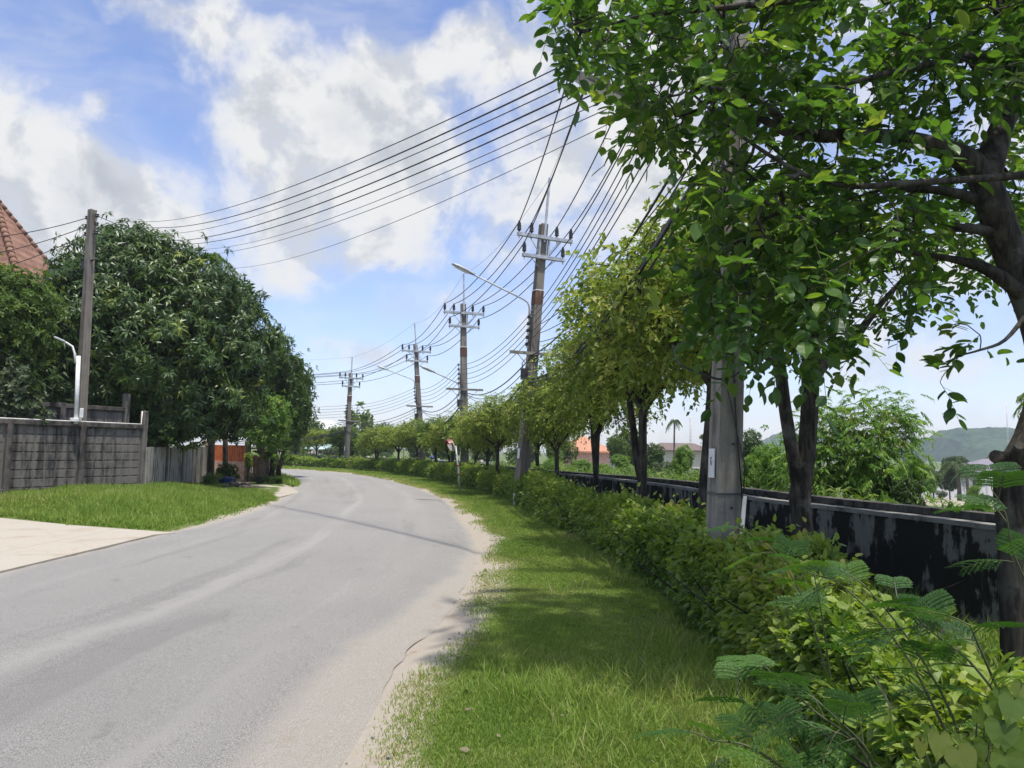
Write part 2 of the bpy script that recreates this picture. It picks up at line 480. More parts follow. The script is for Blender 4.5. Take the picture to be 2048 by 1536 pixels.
def lerp_line(pts, n):
    """resample a polyline smoothly (Catmull-Rom), n samples per piece"""
    p = np.array(pts, float)
    q = np.vstack([2 * p[0] - p[1], p, 2 * p[-1] - p[-2]])
    out = []
    for i in range(1, len(q) - 2):
        for t in np.linspace(0, 1, n, endpoint=False):
            a, b, c, d = q[i - 1], q[i], q[i + 1], q[i + 2]
            out.append(.5 * (2 * b + (c - a) * t + (2 * a - 5 * b + 4 * c - d) * t * t + (3 * b - a - 3 * c + d) * t ** 3))
    out.append(p[-1])
    return np.array(out)
def vnoise(x, y, s, seed=0):
    """smooth value noise in -1..1"""
    x = np.asarray(x, float) * s; y = np.asarray(y, float) * s
    xi, yi = np.floor(x), np.floor(y)
    fx, fy = x - xi, y - yi
    fx = fx * fx * (3 - 2 * fx); fy = fy * fy * (3 - 2 * fy)
    h = lambda a, b: np.modf(np.abs(np.sin(a * 127.1 + b * 311.7 + seed * 74.7) * 43758.5453))[0] * 2 - 1
    return (h(xi, yi) * (1 - fx) + h(xi + 1, yi) * fx) * (1 - fy) + (h(xi, yi + 1) * (1 - fx) + h(xi + 1, yi + 1) * fx) * fy
def sstep(a, b, x):
    t = np.clip((x - a) / (b - a), 0, 1)
    return t * t * (3 - 2 * t)
# ================================================================ SETTING
# stations along the road: right edge of the tarmac, foot of the hedge, left edge
RE = np.array([(-1.0, -8), (-.95, -2), (-.92, 2), (-.87, 4), (-.8, 6.3), (-.55, 9), (-.57, 12.7), (-1.1, 18), (-2.8, 28), (-6.8, 41), (-11.5, 50), (-17, 55.5), (-26, 60), (-45, 64), (-90, 68)])
HE = np.array([(1.5, -8), (1.5, -2), (1.5, 1.5), (1.62, 4), (1.75, 6.3), (1.72, 9), (1.5, 12.7), (.75, 18), (-.6, 27), (-4.4, 41), (-9.2, 52.3), (-15, 59), (-25, 64.5), (-45, 69), (-90, 73)])
LE = np.array([(-6.4, -8), (-6.4, -2), (-6.4, 2), (-6.4, 4), (-6.4, 6.3), (-6.4, 9), (-6.4, 13), (-6.42, 18.2), (-7.9, 28), (-12.2, 42), (-16, 47.2), (-21, 50.5), (-29, 54.2), (-46, 58), (-90, 61.5)])
NS = 24
REs, HEs, LEs = lerp_line(RE, NS), lerp_line(HE, NS), lerp_line(LE, NS)
CEN = (REs + LEs) / 2
HWD = np.linalg.norm(REs - LEs, axis=1) / 2
CT = unit(np.gradient(CEN, axis=0))
SV = np.concatenate([[0], np.cumsum(np.linalg.norm(np.diff(REs, axis=0), axis=1))])
# front face of the long wall
WL = np.array([(5.2, -8), (5.15, 0), (4.95, 5), (4.75, 7.6), (4.0, 10.5), (3.45, 13.2), (2.75, 18), (-.2, 29.5), (-3.0, 40.5), (-8, 53.8), (-14, 61.5), (-25, 67.5), (-45, 72), (-90, 76)])
WLs = lerp_line(WL, 12)

def road_dist(x, y):
    """signed: <0 on the road, else metres from its edge; side +1 right / -1 left"""
    x = np.asarray(x, float).ravel(); y = np.asarray(y, float).ravel()
    d = np.empty(len(x)); side = np.empty(len(x))
    for a in range(0, len(x), 20000):
        px, py = x[a:a + 20000], y[a:a + 20000]
        dd = (px[:, None] - CEN[None, :, 0]) ** 2 + (py[:, None] - CEN[None, :, 1]) ** 2
        i = dd.argmin(1)
        cr = CT[i, 0] * (py - CEN[i, 1]) - CT[i, 1] * (px - CEN[i, 0])
        # distance across the road to its centre line
        d[a:a + 20000] = np.where((py < -8) | (px < -90), np.abs(cr), np.sqrt(dd[np.arange(len(i)), i])) - HWD[i]
        side[a:a + 20000] = np.where(cr < 0, 1, -1)
    return d, side
def wall_x(y): return np.interp(y, WLs[:, 1], WLs[:, 0])
def hz(x, y, full=False):
    shp = np.shape(x)
    x = np.asarray(x, float).ravel(); y = np.asarray(y, float).ravel()
    d, side = road_dist(x, y)
    z = -.06 + sstep(-.3, .30, d) * .085
    right = side > 0
    bump = vnoise(x, y, 1.3, 1) * .02 + vnoise(x, y, .35, 2) * .03
    z += sstep(.3, 1.6, d) * bump * right
    # raised grass bank on the left, flat where the concrete apron runs
    bank = sstep(.2, 3.2, d) * .22 * sstep(.3, 2.2, y - np.interp(-x, [6.4, 8.2, 11.6, 20, 30], [14.0, 15.4, 17.0, 20.5, 24])) * sstep(27, 22.5, y)
    z += np.where(right, 0, bank + sstep(.3, 1.6, d) * bump * .8)
    s = np.maximum(x - wall_x(np.minimum(y, 75)), (y - 78) * .8)
    z -= sstep(4, 75, s) * 2.8 * (x > -60)
    return z.reshape(shp)

def axis_pts(core0, core1, step, far0, far1):
    c = np.arange(core0, core1 + 1e-6, step)
    lo, hi = [], []
    q, st = core0, step
    while q > far0: st *= 1.28; q -= st; lo.append(q)
    q, st = core1, step
    while q < far1: st *= 1.28; q += st; hi.append(q)
    return np.array(lo[::-1] + list(c) + hi)
gx = axis_pts(-16, 9, .25, -900, 900)
gy = axis_pts(-4, 76, .25, -150, 1000)
GX, GY = np.meshgrid(gx, gy, indexing='ij')
GZ = hz(GX, GY)
nx, ny = GX.shape
idx = np.arange(nx * ny).reshape(nx, ny)
GF = np.stack([idx[:-1, :-1], idx[1:, :-1], idx[1:, 1:], idx[:-1, 1:]], -1).reshape(-1, 4)
gme = np_mesh('ground', np.stack([GX, GY, GZ], -1).reshape(-1, 3), GF, True)
gd, gs = road_dist(GX, GY)
# how sandy / bare the soil is
sand = sstep(.75, .05, gd + vnoise(GX, GY, .9, 4).ravel() * .28) * (gs > 0) + sstep(.45, .0, gd + vnoise(GX, GY, .8, 5).ravel() * .2) * (gs < 0)
wx = wall_x(np.minimum(GY, 75)).ravel()
sand = np.maximum(sand, sstep(12, 22, GX.ravel() - wx) * sstep(.1, .45, vnoise(GX, GY, .045, 9).ravel() + .25) * (GY.ravel() < 110))
sand = np.maximum(sand, ((np.abs(GX.ravel() - 40) < 22) & (np.abs(GY.ravel() - 68) < 24)) * .95)
at = gme.attributes.new('bare', 'FLOAT', 'POINT'); at.data.foreach_set('value', sand.astype(np.float32))
m, n, out = new_mat('ground_soil')
p = opos(n)
a = n.noise(p, 2.4, 8, .65); b_ = n.noise(p, 26, 6, .7); c_ = n.noise(p, .45, 5, .6)
green = n.mix(a, (.06, .095, .02), (.12, .16, .038))
green = n.mix(n.ss(b_, .45, .75), green, (.125, .115, .045))
sandc = n.mix(b_, (.25, .215, .17), (.38, .34, .28))
sandc = n.mix(n.ss(a, .55, .75), sandc, (.22, .165, .11))
k = n.ss(n.m('ADD', n.attr('bare'), n.m('MULTIPLY', n.m('SUBTRACT', a, .5), .7)), .3, .62)
bsdf(n, out, n.mix(k, green, sandc), .95, b_, .5, .03, spec=.15)
prop(link_mesh('ground', gme, 'ground_soil'), 'grassy ground with bare sand beside the road and behind the wall', kind='structure')

# ---- road
nu = 40
uu = np.linspace(0, 1, nu + 1)
ragR = vnoise(SV, SV * 0, 1.1, 11) * .05 + vnoise(SV, SV * 0, 4.0, 12) * .025
ragL = vnoise(SV, SV * 0, 1.0, 13) * .06 + vnoise(SV, SV * 0, 3.6, 14) * .03
cross = unit(REs - LEs)
RA = REs + cross * ragR[:, None]; LA = LEs - cross * ragL[:, None]
RX = RA[:, None, :] * (1 - uu)[None, :, None] + LA[:, None, :] * uu[None, :, None]
zc = .012 + .045 * (1 - (2 * uu - 1) ** 2)
zc[0] = zc[-1] = -.014
RV = np.concatenate([RX, np.broadcast_to(zc[None, :, None], (len(RA), nu + 1, 1))], -1)
idx = np.arange(len(RA) * (nu + 1)).reshape(len(RA), nu + 1)
RF = np.stack([idx[:-1, :-1], idx[:-1, 1:], idx[1:, 1:], idx[1:, :-1]], -1).reshape(-1, 4)[:, ::-1]
rme = np_mesh('road', RV.reshape(-1, 3), RF[:, ::-1], True)
wid = np.linalg.norm(RA - LA, axis=1)
du = (uu[None, :] * wid[:, None]).ravel(); dv = np.repeat(SV, nu + 1)
ua = rme.attributes.new('across', 'FLOAT', 'POINT'); ua.data.foreach_set('value', du.astype(np.float32))
ua = rme.attributes.new('along', 'FLOAT', 'POINT'); ua.data.foreach_set('value', dv.astype(np.float32))
dl = (wid[:, None] - uu[None, :] * wid[:, None]).ravel()
ua = rme.attributes.new('from_left', 'FLOAT', 'POINT'); ua.data.foreach_set('value', dl.astype(np.float32))
m, n, out = new_mat('worn_asphalt')
p = opos(n)
u = n.attr('across'); v = n.attr('along'); ul = n.attr('from_left')
cm = n.n('ShaderNodeCombineXYZ'); n.put(cm.inputs[0], u); n.put(cm.inputs[1], n.m('MULTIPLY', v, .07))
st = n.noise(cm.outputs[0], 2.2, 6, .6)                      # streaks that run with the traffic
fine = n.noise(p, 150, 3, .75)
mid = n.noise(p, 28, 4, .7)
big = n.noise(p, .5, 5, .6)
col = n.mix(n.ss(fine, .38, .62), (.118, .112, .102), (.37, .355, .33))
col = n.mix(n.ss(mid, .50, .75, 0, .45), col, (.13, .128, .125))
col = n.mix(n.ss(big, .35, .7, 0, .45), col, (.20, .193, .18))
ptc = n.noise(n.vm('ADD', cm.outputs[0], (4.3, 1.7, 0)), 1.3, 5, .55)
col = n.mix(n.ss(ptc, .56, .64, 0, .30), col, (.125, .12, .112))
col = n.mix(n.ss(n.noise(p, 1.9, 5, .6), .66, .72, 0, .35), col, (.10, .096, .09))
dusty = (.33, .315, .29)
# paler dust lines: crown of the road and between the wheel paths
def band(c, w_): return n.ss(n.m('ABSOLUTE', n.m('SUBTRACT', n.m('ADD', u, n.m('MULTIPLY', n.m('SUBTRACT', big, .5), .45)), c)), w_, 0.0)
crown = n.m('MULTIPLY', band(2.75, .26), n.ss(st, .35, .6, .08, .5))
b2 = n.m('MULTIPLY', band(4.6, .55), n.ss(st, .4, .65, .05, .38))
b3 = n.m('MULTIPLY', band(1.1, .5), n.ss(st, .4, .65, .05, .38))
col = n.mix(n.m('MAXIMUM', crown, n.m('MAXIMUM', b2, b3)), col, dusty)
# sand washed over the right edge, wide close by
near = n.ss(v, 22.0, 13.5, .06, .50)
wob_ = n.m('MULTIPLY', n.m('SUBTRACT', n.noise(p, .9, 5, .6), .5), .34)
k = n.ss(n.m('SUBTRACT', n.m('ADD', u, wob_), near), .16, -.12)
k2 = n.ss(n.m('ADD', ul, wob_), .42, .05)
k = n.m('MAXIMUM', k, n.m('MULTIPLY', k2, .9))
sandc = n.mix(n.ss(fine, .35, .65), (.22, .20, .17), (.40, .37, .32))
sandc = n.mix(n.ss(n.noise(p, 3, 6, .7), .55, .75, 0, .55), sandc, (.27, .215, .16))
col = n.mix(n.m('MULTIPLY', k, n.ss(n.m('ADD', mid, fine), .55, 1.0, .72, 1.0)), col, sandc)
# a thin darker crack here and there
crk = n.n('ShaderNodeTexVoronoi', feature='DISTANCE_TO_EDGE'); n.put(crk.inputs['Vector'], n.vm('ADD', p, n.scale(n.noise(p, 2, 4, .6, out=1), .5, .5, 0))); crk.inputs['Scale'].default_value = .24
ck = n.m('MULTIPLY', n.ss(crk.outputs[0], .0045, .0), n.ss(big, .52, .62, .0, .30))
col = n.mix(ck, col, (.10, .095, .09))
col = n.mix(n.ss(n.noise(p, 120, 2, .6), .66, .74, 0, .75), col, (.56, .55, .52))
col = n.mix(n.ss(n.noise(n.vm('ADD', p, (7, 3, 0)), 95, 2, .6), .66, .74, 0, .7), col, (.065, .062, .058))
bsdf(n, out, col, .88, n.m('ADD', fine, n.m('MULTIPLY', mid, .5)), .9, .010, spec=.3)
prop(link_mesh('road', rme, 'worn_asphalt'), 'worn grey two lane road bending to the left', kind='structure')

# ---- concrete apron on the left and the drive farther on
def sheet(name, poly, z, mat, label):
    bm_ = MB()
    c = np.mean(poly, 0)
    bm_.prism([tuple(q) for q in poly], z - .12, z)
    o = bm_.build(name, mat)
    return prop(o, label, kind='structure')
ap = [(-6.33, -8), (-6.33, 13.9)]
for px, py in [(350, 1066), (300, 1062), (220, 1056), (150, 1051), (80, 1044), (0, 1036)]:
    g = G(px, py, .03); ap.append((g[0], g[1]))
ap += [(-20, 20.5), (-30, 24), (-30, -8)]
sheet('apron', ap[::-1] if False else ap, .035, 'apron_concrete', 'pale concrete apron joining the road on the left')
dr = [(g[0], g[1]) for g in (G(598, 985, .02), G(560, 994, .02), G(455, 976, .02), G(400, 968, .02), G(405, 955, .02), G(470, 963, .02), G(585, 976, .02))]
sheet('driveway', dr, .025, 'apron_concrete', 'pale concrete driveway leading to the gate on the left')

# ---- distant hills
def hill(name, x0, x1, y0, depth, prof, label):
    xs = np.linspace(x0, x1, 160); ys = np.linspace(0, 1, 26)
    X, T = np.meshgrid(xs, ys, indexing='ij')
    Hh = np.interp(X, [q[0] for q in prof], [q[1] for q in prof])
    Z = Hh * np.sin(np.clip(T, 0, 1) * math.pi) ** .8 + (vnoise(X, T * depth, .06, 3) * 3.2 + vnoise(X, T * depth, .15, 8) * 2.0 + vnoise(X, T * depth, .02, 6) * 5) * np.sin(T * math.pi) * np.clip(Hh / 30, .15, 1) - 4
    V = np.stack([X, y0 + T * depth, Z], -1).reshape(-1, 3)
    ix = np.arange(160 * 26).reshape(160, 26)
    F = np.stack([ix[:-1, :-1], ix[1:, :-1], ix[1:, 1:], ix[:-1, 1:]], -1).reshape(-1, 4)
    return prop(link_mesh(name, np_mesh(name, V, F, False), 'hill_woods'), label, kind='structure')
m, n, out = new_mat('hill_woods')
p = opos(n)
a = n.noise(p, .05, 8, .7); b_ = n.noise(p, .16, 6, .7)
bsdf(n, out, n.mix(n.ss(n.m('ADD', a, b_), .75, 1.25), (.016, .040, .016), (.060, .105, .040)), .95, b_, 1.0, 3.0, spec=.1)
D1 = 820
def hx(px): return (px - 1024) / FPX * D1
def hh(py, px): return (899.7 + (px - 1024) * .0175 - py) / FPX * D1 + 6
hill('hill', hx(1840), hx(2700), D1 - 130, 260, [(hx(1840), 0), (hx(1862), hh(882, 1862)), (hx(1885), hh(868, 1885)), (hx(1930), hh(864, 1930)), (hx(1965), hh(858, 1965)), (hx(2048), hh(864, 2048)), (hx(2300), hh(840, 2300)), (hx(2700), 0)],
     'hazy wooded hill on the horizon behind the grey roofed house')
hill('hill', hx(1500), hx(1900), D1 + 160, 260, [(hx(1500), 0), (hx(1700), hh(890, 1700) * 1.3), (hx(1780), hh(872, 1800) * 1.3), (hx(1850), hh(880, 1850) * 1.3), (hx(1900), 0)],
     'low hazy hill seen left of the larger wooded hill')

# ================================================================ WALLS
def wall_run(pts, h, th, z0, s0=0):
    """solid wall along a polyline (front face = pts, thickness to the right of travel)"""
    pts = np.array(pts); t = unit(np.gradient(pts, axis=0)); nr = np.stack([t[:, 1], -t[:, 0]], -1)
    bk = pts + nr * th
    return pts, bk
def run_mesh(fr, bk, zb, zt):
    b = MB(); k = len(fr)
    zb = np.broadcast_to(zb, (k,)); zt = np.broadcast_to(zt, (k,))
    vs = [(*fr[i], zb[i]) for i in range(k)] + [(*fr[i], zt[i]) for i in range(k)] + [(*bk[i], zt[i]) for i in range(k)] + [(*bk[i], zb[i]) for i in range(k)]
    fs = []
    for i in range(k - 1):
        for j in range(3): fs.append((j * k + i, j * k + i + 1, (j + 1) * k + i + 1, (j + 1) * k + i)[::-1])
    fs += [(0, k, 2 * k, 3 * k), (k - 1, 4 * k - 1, 3 * k - 1, 2 * k - 1)]
    b.add(vs, fs)
    return b
wtop = np.interp(WLs[:, 1], [0, 20, 30, 80], [1.0, 1.0, .92, .82])
e = empty('boundary_wall', (*WL[3], 0), 'long low wall blackened with mould behind the hedge, pale grey patches showing', 'wall')
off = np.array(e.location)[:2]
f, b_ = wall_run(WLs - off, 0, .14, 0)
run_mesh(f, b_, -1.2, wtop - .05).build('wall', 'black_wall', e)
t_ = unit(np.gradient(f, axis=0)); nr = np.stack([t_[:, 1], -t_[:, 0]], -1)
cz = wtop + vnoise(WLs[:, 0], WLs[:, 1], .8, 3) * .006
run_mesh(f - nr * .025, b_ + nr * .02, cz - .05, cz).build('coping', 'coping', e)
W2 = WLs + np.stack([unit(np.gradient(WLs, axis=0))[:, 1], -unit(np.gradient(WLs, axis=0))[:, 0]], -1) * (.95 + vnoise(WLs[:, 1], WLs[:, 1] * 0, .12, 5)[:, None] * .12)
e = empty('channel_wall', (*W2[36], 0), 'second low wall running just behind the black wall, brown weathered top', 'wall')
off = np.array(e.location)[:2]
f, b_ = wall_run(W2 - off, 0, .16, 0)
run_mesh(f, b_, -1.2, wtop - .07).build('wall', 'black_wall', e)
t_ = unit(np.gradient(f, axis=0)); nr = np.stack([t_[:, 1], -t_[:, 0]], -1)
run_mesh(f - nr * .03, b_ + nr * .05, wtop - .07, wtop + .015).build('coping', 'beam_concrete', e)

# ---- left: precast panel walls
AW0 = P(285, 900, 23)[:2]; AW1 = P(0, 900, 19.2)[:2]
wd = unit(AW1 - AW0)                                  # runs toward the left and nearer
wn = np.array([wd[1], -wd[0]]) ; wn = wn if np.dot(wn, AW0) < 0 else -wn      # toward the viewer
Z3 = np.array([0, 0, 1.])
def panel_wall(origin, npan, zb, zt, plen, label, nb, nrow, pipe=False, arch=True):
    e = empty('panel_wall', (*origin, 0), label, 'wall', 'precast concrete panel walls on the left')
    A = (np.array([*wd, 0]), np.array([*wn, 0]), Z3)
    blk = MB(); post = MB(); beam = MB()
    for k in range(npan + 1):
        c = A[0] * plen * k
        pz = zt + (.42 if k == 0 else .02)
        pb = MB().box(c + Z3 * (pz - .3) / 2, .15, .19, pz + .3, A)
        pb.build('post', 'beam_concrete' if k else 'panel_concrete', e, bevel=.015)
    for k in range(npan):
        x0, x1 = plen * k + .077, plen * (k + 1) - .077
        # coping beam and base beam between the posts
        bb = MB().box(A[0] * (x0 + x1) / 2 + Z3 * (zt - .06), x1 - x0, .17, .12, A)
        bb.box(A[0] * (x0 + x1) / 2 + Z3 * (zb - .01), x1 - x0, .15, .09, A)
        bb.box(A[0] * (x0 + x1) / 2 + Z3 * ((zb - .06) / 2 - .2) - A[1] * .01, x1 - x0, .10, (zb - .06) + .4, A)
        bb.build('beam', 'beam_concrete', e, bevel=.01)
        pn = MB().box(A[0] * (x0 + x1) / 2 + Z3 * (zb + .036 + zt - .121) / 2 - A[1] * .03, x1 - x0, .05, zt - zb - .158, A)
        cw = (x1 - x0 - .06) / nb
        H = zt - .12 - (zb + .04) - .03
        rows = [1.0 / nrow] * nrow
        z = zb + .05
        for r_ in range(nrow):
            rh = H / nrow
            for q in range(nb):
                cx = x0 + .03 + cw * (q + .5)
                a_, b2_ = cw / 2 - .014, cw / 2 - .03
                zl, zh = z + .013, z + rh - .013
                y1, y2 = -.004, .016 + rng.uniform(-.003, .003)
                if r_ == nrow - 1 and arch:
                    th = np.linspace(0, math.pi, 7)
                    rim = [(-a_, zl), (a_, zl)] + [(a_ * math.cos(t), zl + (zh - zl) * (.35 + .65 * math.sin(t))) for t in th]
                else:
                    rim = [(-a_, zl), (a_, zl), (a_, zh), (-a_, zh)]
                cc = np.mean(rim, 0)
                inn = [((px - cc[0]) * .86 + cc[0], (pz - cc[1]) * .9 + cc[1]) for px, pz in rim]
                K = len(rim)
                vs = [A[0] * (cx + px) + A[1] * y1 + Z3 * pz for px, pz in rim] + [A[0] * (cx + px) + A[1] * y2 + Z3 * pz for px, pz in inn]
                fs = [tuple(range(K, 2 * K))] + [(i, (i + 1) % K, K + (i + 1) % K, K + i) for i in range(K)]
                pn.add(vs, fs)
            z += rh
        pn.build('panel', 'panel_concrete', e)
    if pipe:
        L = plen * npan
        pts = [A[0] * L + Z3 * (zt + .018), A[0] * plen * .5 + Z3 * (zt + .02), A[0] * .12 + Z3 * (zt + .018) + A[1] * .03, A[0] * .11 + Z3 * (zt + .40) + A[1] * .03]
        MB().tube(pts, .016, 6).build('conduit', 'pvc_white', e)
    return e
PLEN = 2.0
panel_wall(AW0, 5, .42, 2.20, PLEN, 'stained concrete panel wall with square block pattern, yellowish pipe along its top', 6, 7, pipe=True)
bw0 = AW0 - wn * .75 + wd * .05
panel_wall(bw0, 5, 1.05, 2.72, 2.05, 'taller block patterned wall just behind the front panel wall, only its top showing', 6, 4, arch=False)

# plank wall going away from the corner post
PW0 = P(292, 900, 23.3)[:2]; PW1 = P(414, 900, 33.5)[:2]
pd = unit(PW1 - PW0); pn_ = np.array([pd[1], -pd[0]]); pn_ = pn_ if pn_[0] > 0 else -pn_
e = empty('plank_wall', (*PW0, 0), 'dark streaked concrete plank wall going away from the corner post', 'wall')
PLw = np.linalg.norm(PW1 - PW0); nsec = 4
for k in range(nsec):
    a0, a1 = PLw / nsec * k + .07, PLw / nsec * (k + 1) - .07
    A = (np.array([*pd, 0]), np.array([*pn_, 0]), Z3)
    b = MB()
    npk = 9
    for q in range(npk):
        c0 = a0 + (a1 - a0) / npk * (q + .5)
        b.box(A[0] * c0 + Z3 * (.62 + rng.uniform(-.01, .01)) + A[1] * rng.uniform(-.004, .004), (a1 - a0) / npk - .012, .06, 1.84, A)
    b.box(A[0] * (a0 + a1) / 2 + Z3 * .6 - A[1] * .035, a1 - a0, .03, 1.8, A)
    b.build('panel', 'plank_concrete', e)
    MB().box(A[0] * (PLw / nsec * (k + 1)) + Z3 * .65, .12, .14, 1.92, A).build('post', 'panel_concrete', e, bevel=.01)
# ================================================================ POLES AND WIRES
class Pole:
    def __init__(s, base, top, arm_deg, ztop):
        s.b = np.array([base[0], base[1], 0.]); s.t = np.array(top, float)
        s.ax = unit(s.t - s.b)
        a = R(arm_deg)
        s.a = np.array([math.cos(a), math.sin(a), 0.])       # along the arms, + = away from the road
        s.p = np.array([-math.sin(a), math.cos(a), 0.])      # along the line
        s.ends = {}
    def q(s, z, a=0, p=0):                                    # point at height z on the pole axis, world minus base
        k = z / s.ax[2]
        return s.ax * k + s.a * a + s.p * p
    def wq(s, z, a=0, p=0): return s.b + s.q(z, a, p)

def i_section(wa, wp, rec):
    """pole section with a shallow channel on the two narrow faces"""
    return [(-wa, -wp), (wa, -wp), (wa, -wp * .55), (wa - rec, -wp * .42), (wa - rec, wp * .42), (wa, wp * .55), (wa, wp), (-wa, wp), (-wa, wp * .55), (-wa + rec, wp * .42), (-wa + rec, -wp * .42), (-wa, -wp * .55)]

def hv_pole(label, base_px, top_px, D, arm_deg, body_frac=.80, wb=.34, wt_=.17, lamp=None, mat='old_pole_concrete', full=True, band=True, group='power poles along the hedge'):
    bpt = P(base_px[0], base_px[1], D); tpt = P(top_px[0], top_px[1], D + .3)
    po = Pole(bpt, tpt, arm_deg, tpt[2])
    zt = tpt[2]; zb = zt * body_frac
    e = empty('power_pole', (po.b[0], po.b[1], 0), label, 'power pole', group)
    # shaft
    K = 12; vs = []; fs = []
    zz = [-.5, 0, 1.2, zb * .5, zb]
    for z in zz:
        f_ = np.clip(z / zb, 0, 1); wa = (wb + (wt_ - wb) * f_) / 2
        for x, y in i_section(wa, wa * .95, wa * .16): vs.append(po.q(z, x, y))
    for i in range(len(zz) - 1):
        for k in range(K): fs.append((i * K + k, i * K + (k + 1) % K, (i + 1) * K + (k + 1) % K, (i + 1) * K + k))
    fs.append(tuple(range((len(zz) - 1) * K, len(zz) * K)))
    MB().add(vs, fs).build('shaft', mat, e)
    # steel rod on top for the earth wire
    b = MB()
    b.box(po.q((zb * .93 + zt) / 2, .0, -(wt_ / 2 + .03)), .07, .05, zt - zb * .93, (po.a, po.p, po.ax))
    b.build('shield_rod', 'steel', e, bevel=.006)
    po.ends['shield'] = [po.wq(zt - .03, 0, -(wt_ / 2 + .03))]
    po.ends['hv'] = []
    # two cross arms with pin insulators
    z1 = zb * .945; z2 = z1 - .62
    fp = -(wt_ / 2 + .075)
    for z, half, pins in ((z1, .95, (-.90, -.48, .40, .90)), (z2, .72, (-.67, .67))):
        b = MB().box(po.q(z, 0, fp), half * 2, .09, .11, (po.a, po.p, Z3))
        b.box(po.q(z - .01, 0, fp - .052), half * 1.98, .012, .07, (po.a, po.p, Z3))
        b.build('crossarm', 'steel', e)
        for x in pins:
            c = po.q(z + .06, x, fp)
            ins = MB().lathe(c, Z3, [(0, .022), (.05, .03), (.055, .062), (.09, .068), (.10, .050), (.14, .070), (.16, .052), (.20, .068), (.22, .05), (.26, .060), (.28, .042), (.31, .036), (.34, .034), (.345, .005)], 10)
            o_ = ins.build('insulator', 'insulator_black', e)
            MB().lathe(c - Z3 * .20, Z3, [(0, .014), (.07, .014), (.072, .03), (.1, .03), (.2, .02)], 6).build('pin', 'steel', o_)
            po.ends['hv'].append(po.b + c + Z3 * .325)
    b = MB()
    for s_ in (-1, 1):
        b.tube([po.q(z1 - .04, s_ * .52, fp), po.q(z2 + .05, s_ * .10, fp + .02)], .016, 5)
        b.tube([po.q(z2 - .02, s_ * .45, fp), po.q(z2 - .35, s_ * .08, fp + .05)], .014, 5)
        b.box(po.q((z1 + z2) / 2, s_ * (wt_ / 2 + .045), fp + .03), .05, .08, z1 - z2 + .1, (po.a, po.p, po.ax))
    b.build('brace', 'steel', e)
    if band:
        zq = zb * .73
        wq_ = wb + (wt_ - wb) * .73
        MB().box(po.q(zq), wq_ + .02, wq_ * .95 + .02, .42, (po.a, po.p, po.ax)).build('band', 'rust_band', e)
        MB().box(po.q(zq + .23), wq_ + .03, wq_ * .95 + .03, .025, (po.a, po.p, po.ax)).build('strap', 'white_paint', e)
    # low voltage rack on the road side
    zl = zb * .665
    ww = wb + (wt_ - wb) * .6
    rk = MB(); po.ends['lv'] = []
    xr = -(ww / 2 + .10)
    rk.tube([po.q(zl + .08, xr), po.q(zl - 1.0, xr)], .012, 5)
    for dz in (.05, -.97): rk.tube([po.q(zl + dz, -(ww / 2 - .02)), po.q(zl + dz, xr)], .012, 5)
    o_ = rk.build('rack', 'steel', e)
    for k in range(5):
        c = po.q(zl - .05 - .21 * k, xr)
        MB().lathe(c - po.ax * .05, po.ax, [(0, .02), (.01, .05), (.03, .05), (.05, .03), (.07, .05), (.09, .05), (.1, .02)], 8).build('spool', 'insulator_black', o_)
        po.ends['lv'].append(po.b + c - po.a * .04)
    # telephone arm and splice boxes below it
    za = zl - 1.18
    b = MB().box(po.q(za, 0, -(ww / 2 + .045)), 1.7, .06, .09, (po.a, po.p, Z3))
    b.build('cable_arm', 'pole_concrete', e)
    b = MB()
    for s_ in (-1, 1): b.tube([po.q(za - .04, s_ * .6, -(ww / 2 + .04)), po.q(za - .5, s_ * .08, -(ww / 2 + .02))], .015, 5)
    b.build('strut', 'steel', e)
    po.ends['tel'] = [po.wq(za - .05 - .1 * i, -.12 + .1 * i, -(ww / 2 + .09)) for i in range(3)] + [po.wq(za - .75 - .07 * i, -(ww / 2 + .05) - .05 * (i % 2), -.05) for i in range(3)]
    b = MB().box(po.q(za - .62, -(ww / 2 + .12)), .12, .16, .34, (po.a, po.p, Z3))
    b.tube([po.q(za - .1, -(ww / 2 + .05)), po.q(za - .3, -(ww / 2 + .2)), po.q(za - .75, -(ww / 2 + .06))], .018, 5)
    b.build('splice_box', 'insulator_black', e, bevel=.02)
    ring = [po.q(za - 1.25, -(ww / 2 + .07)) + Z3 * .24 * math.sin(t) + po.p * .20 * math.cos(t) + po.a * .012 * (t % 1.3) for t in np.linspace(0, 18.8, 56)]
    MB().tube(ring, .011, 4, cap=False).build('cable_coil', 'cable_black', e)
    b = MB()
    for k_ in range(4):
        p0_, p1_ = po.q(zl - .15 - .2 * k_, xr + .03), po.q(za - .25 - .12 * k_, (ww / 2 + .03) * (1 if k_ % 2 else -1), -.06)
        b.tube([p0_, p0_ * .7 + p1_ * .3 - Z3 * .25 - po.p * .14, p0_ * .3 + p1_ * .7 - Z3 * .15 - po.p * .16, p1_], .009, 4, cap=False)
    b.build('jumper', 'cable_black', e)
    # street lamp
    if lamp:
        z0, rise, reach, adeg = lamp
        a = R(adeg); dv_ = np.array([math.cos(a), math.sin(a), 0])
        st = po.q(z0, -(ww / 2 + .09))
        pts = [st - Z3 * .12, st + Z3 * .28, st + Z3 * .42 + dv_ * .05, st + Z3 * .52 + dv_ * .2]
        pts += [st + Z3 * (.52 + (rise - .52) * t) + dv_ * (.2 + (reach - .2) * t) for t in (.33, .66, 1)]
        b = MB().tube(pts, .026, 8)
        for dz in (0, .2): b.tube([po.q(z0 + dz, -ww / 2 + .02), po.q(z0 + dz, -(ww / 2 + .1))], .016, 5)
        la = b.build('lamp_arm', 'lamp_grey', e)
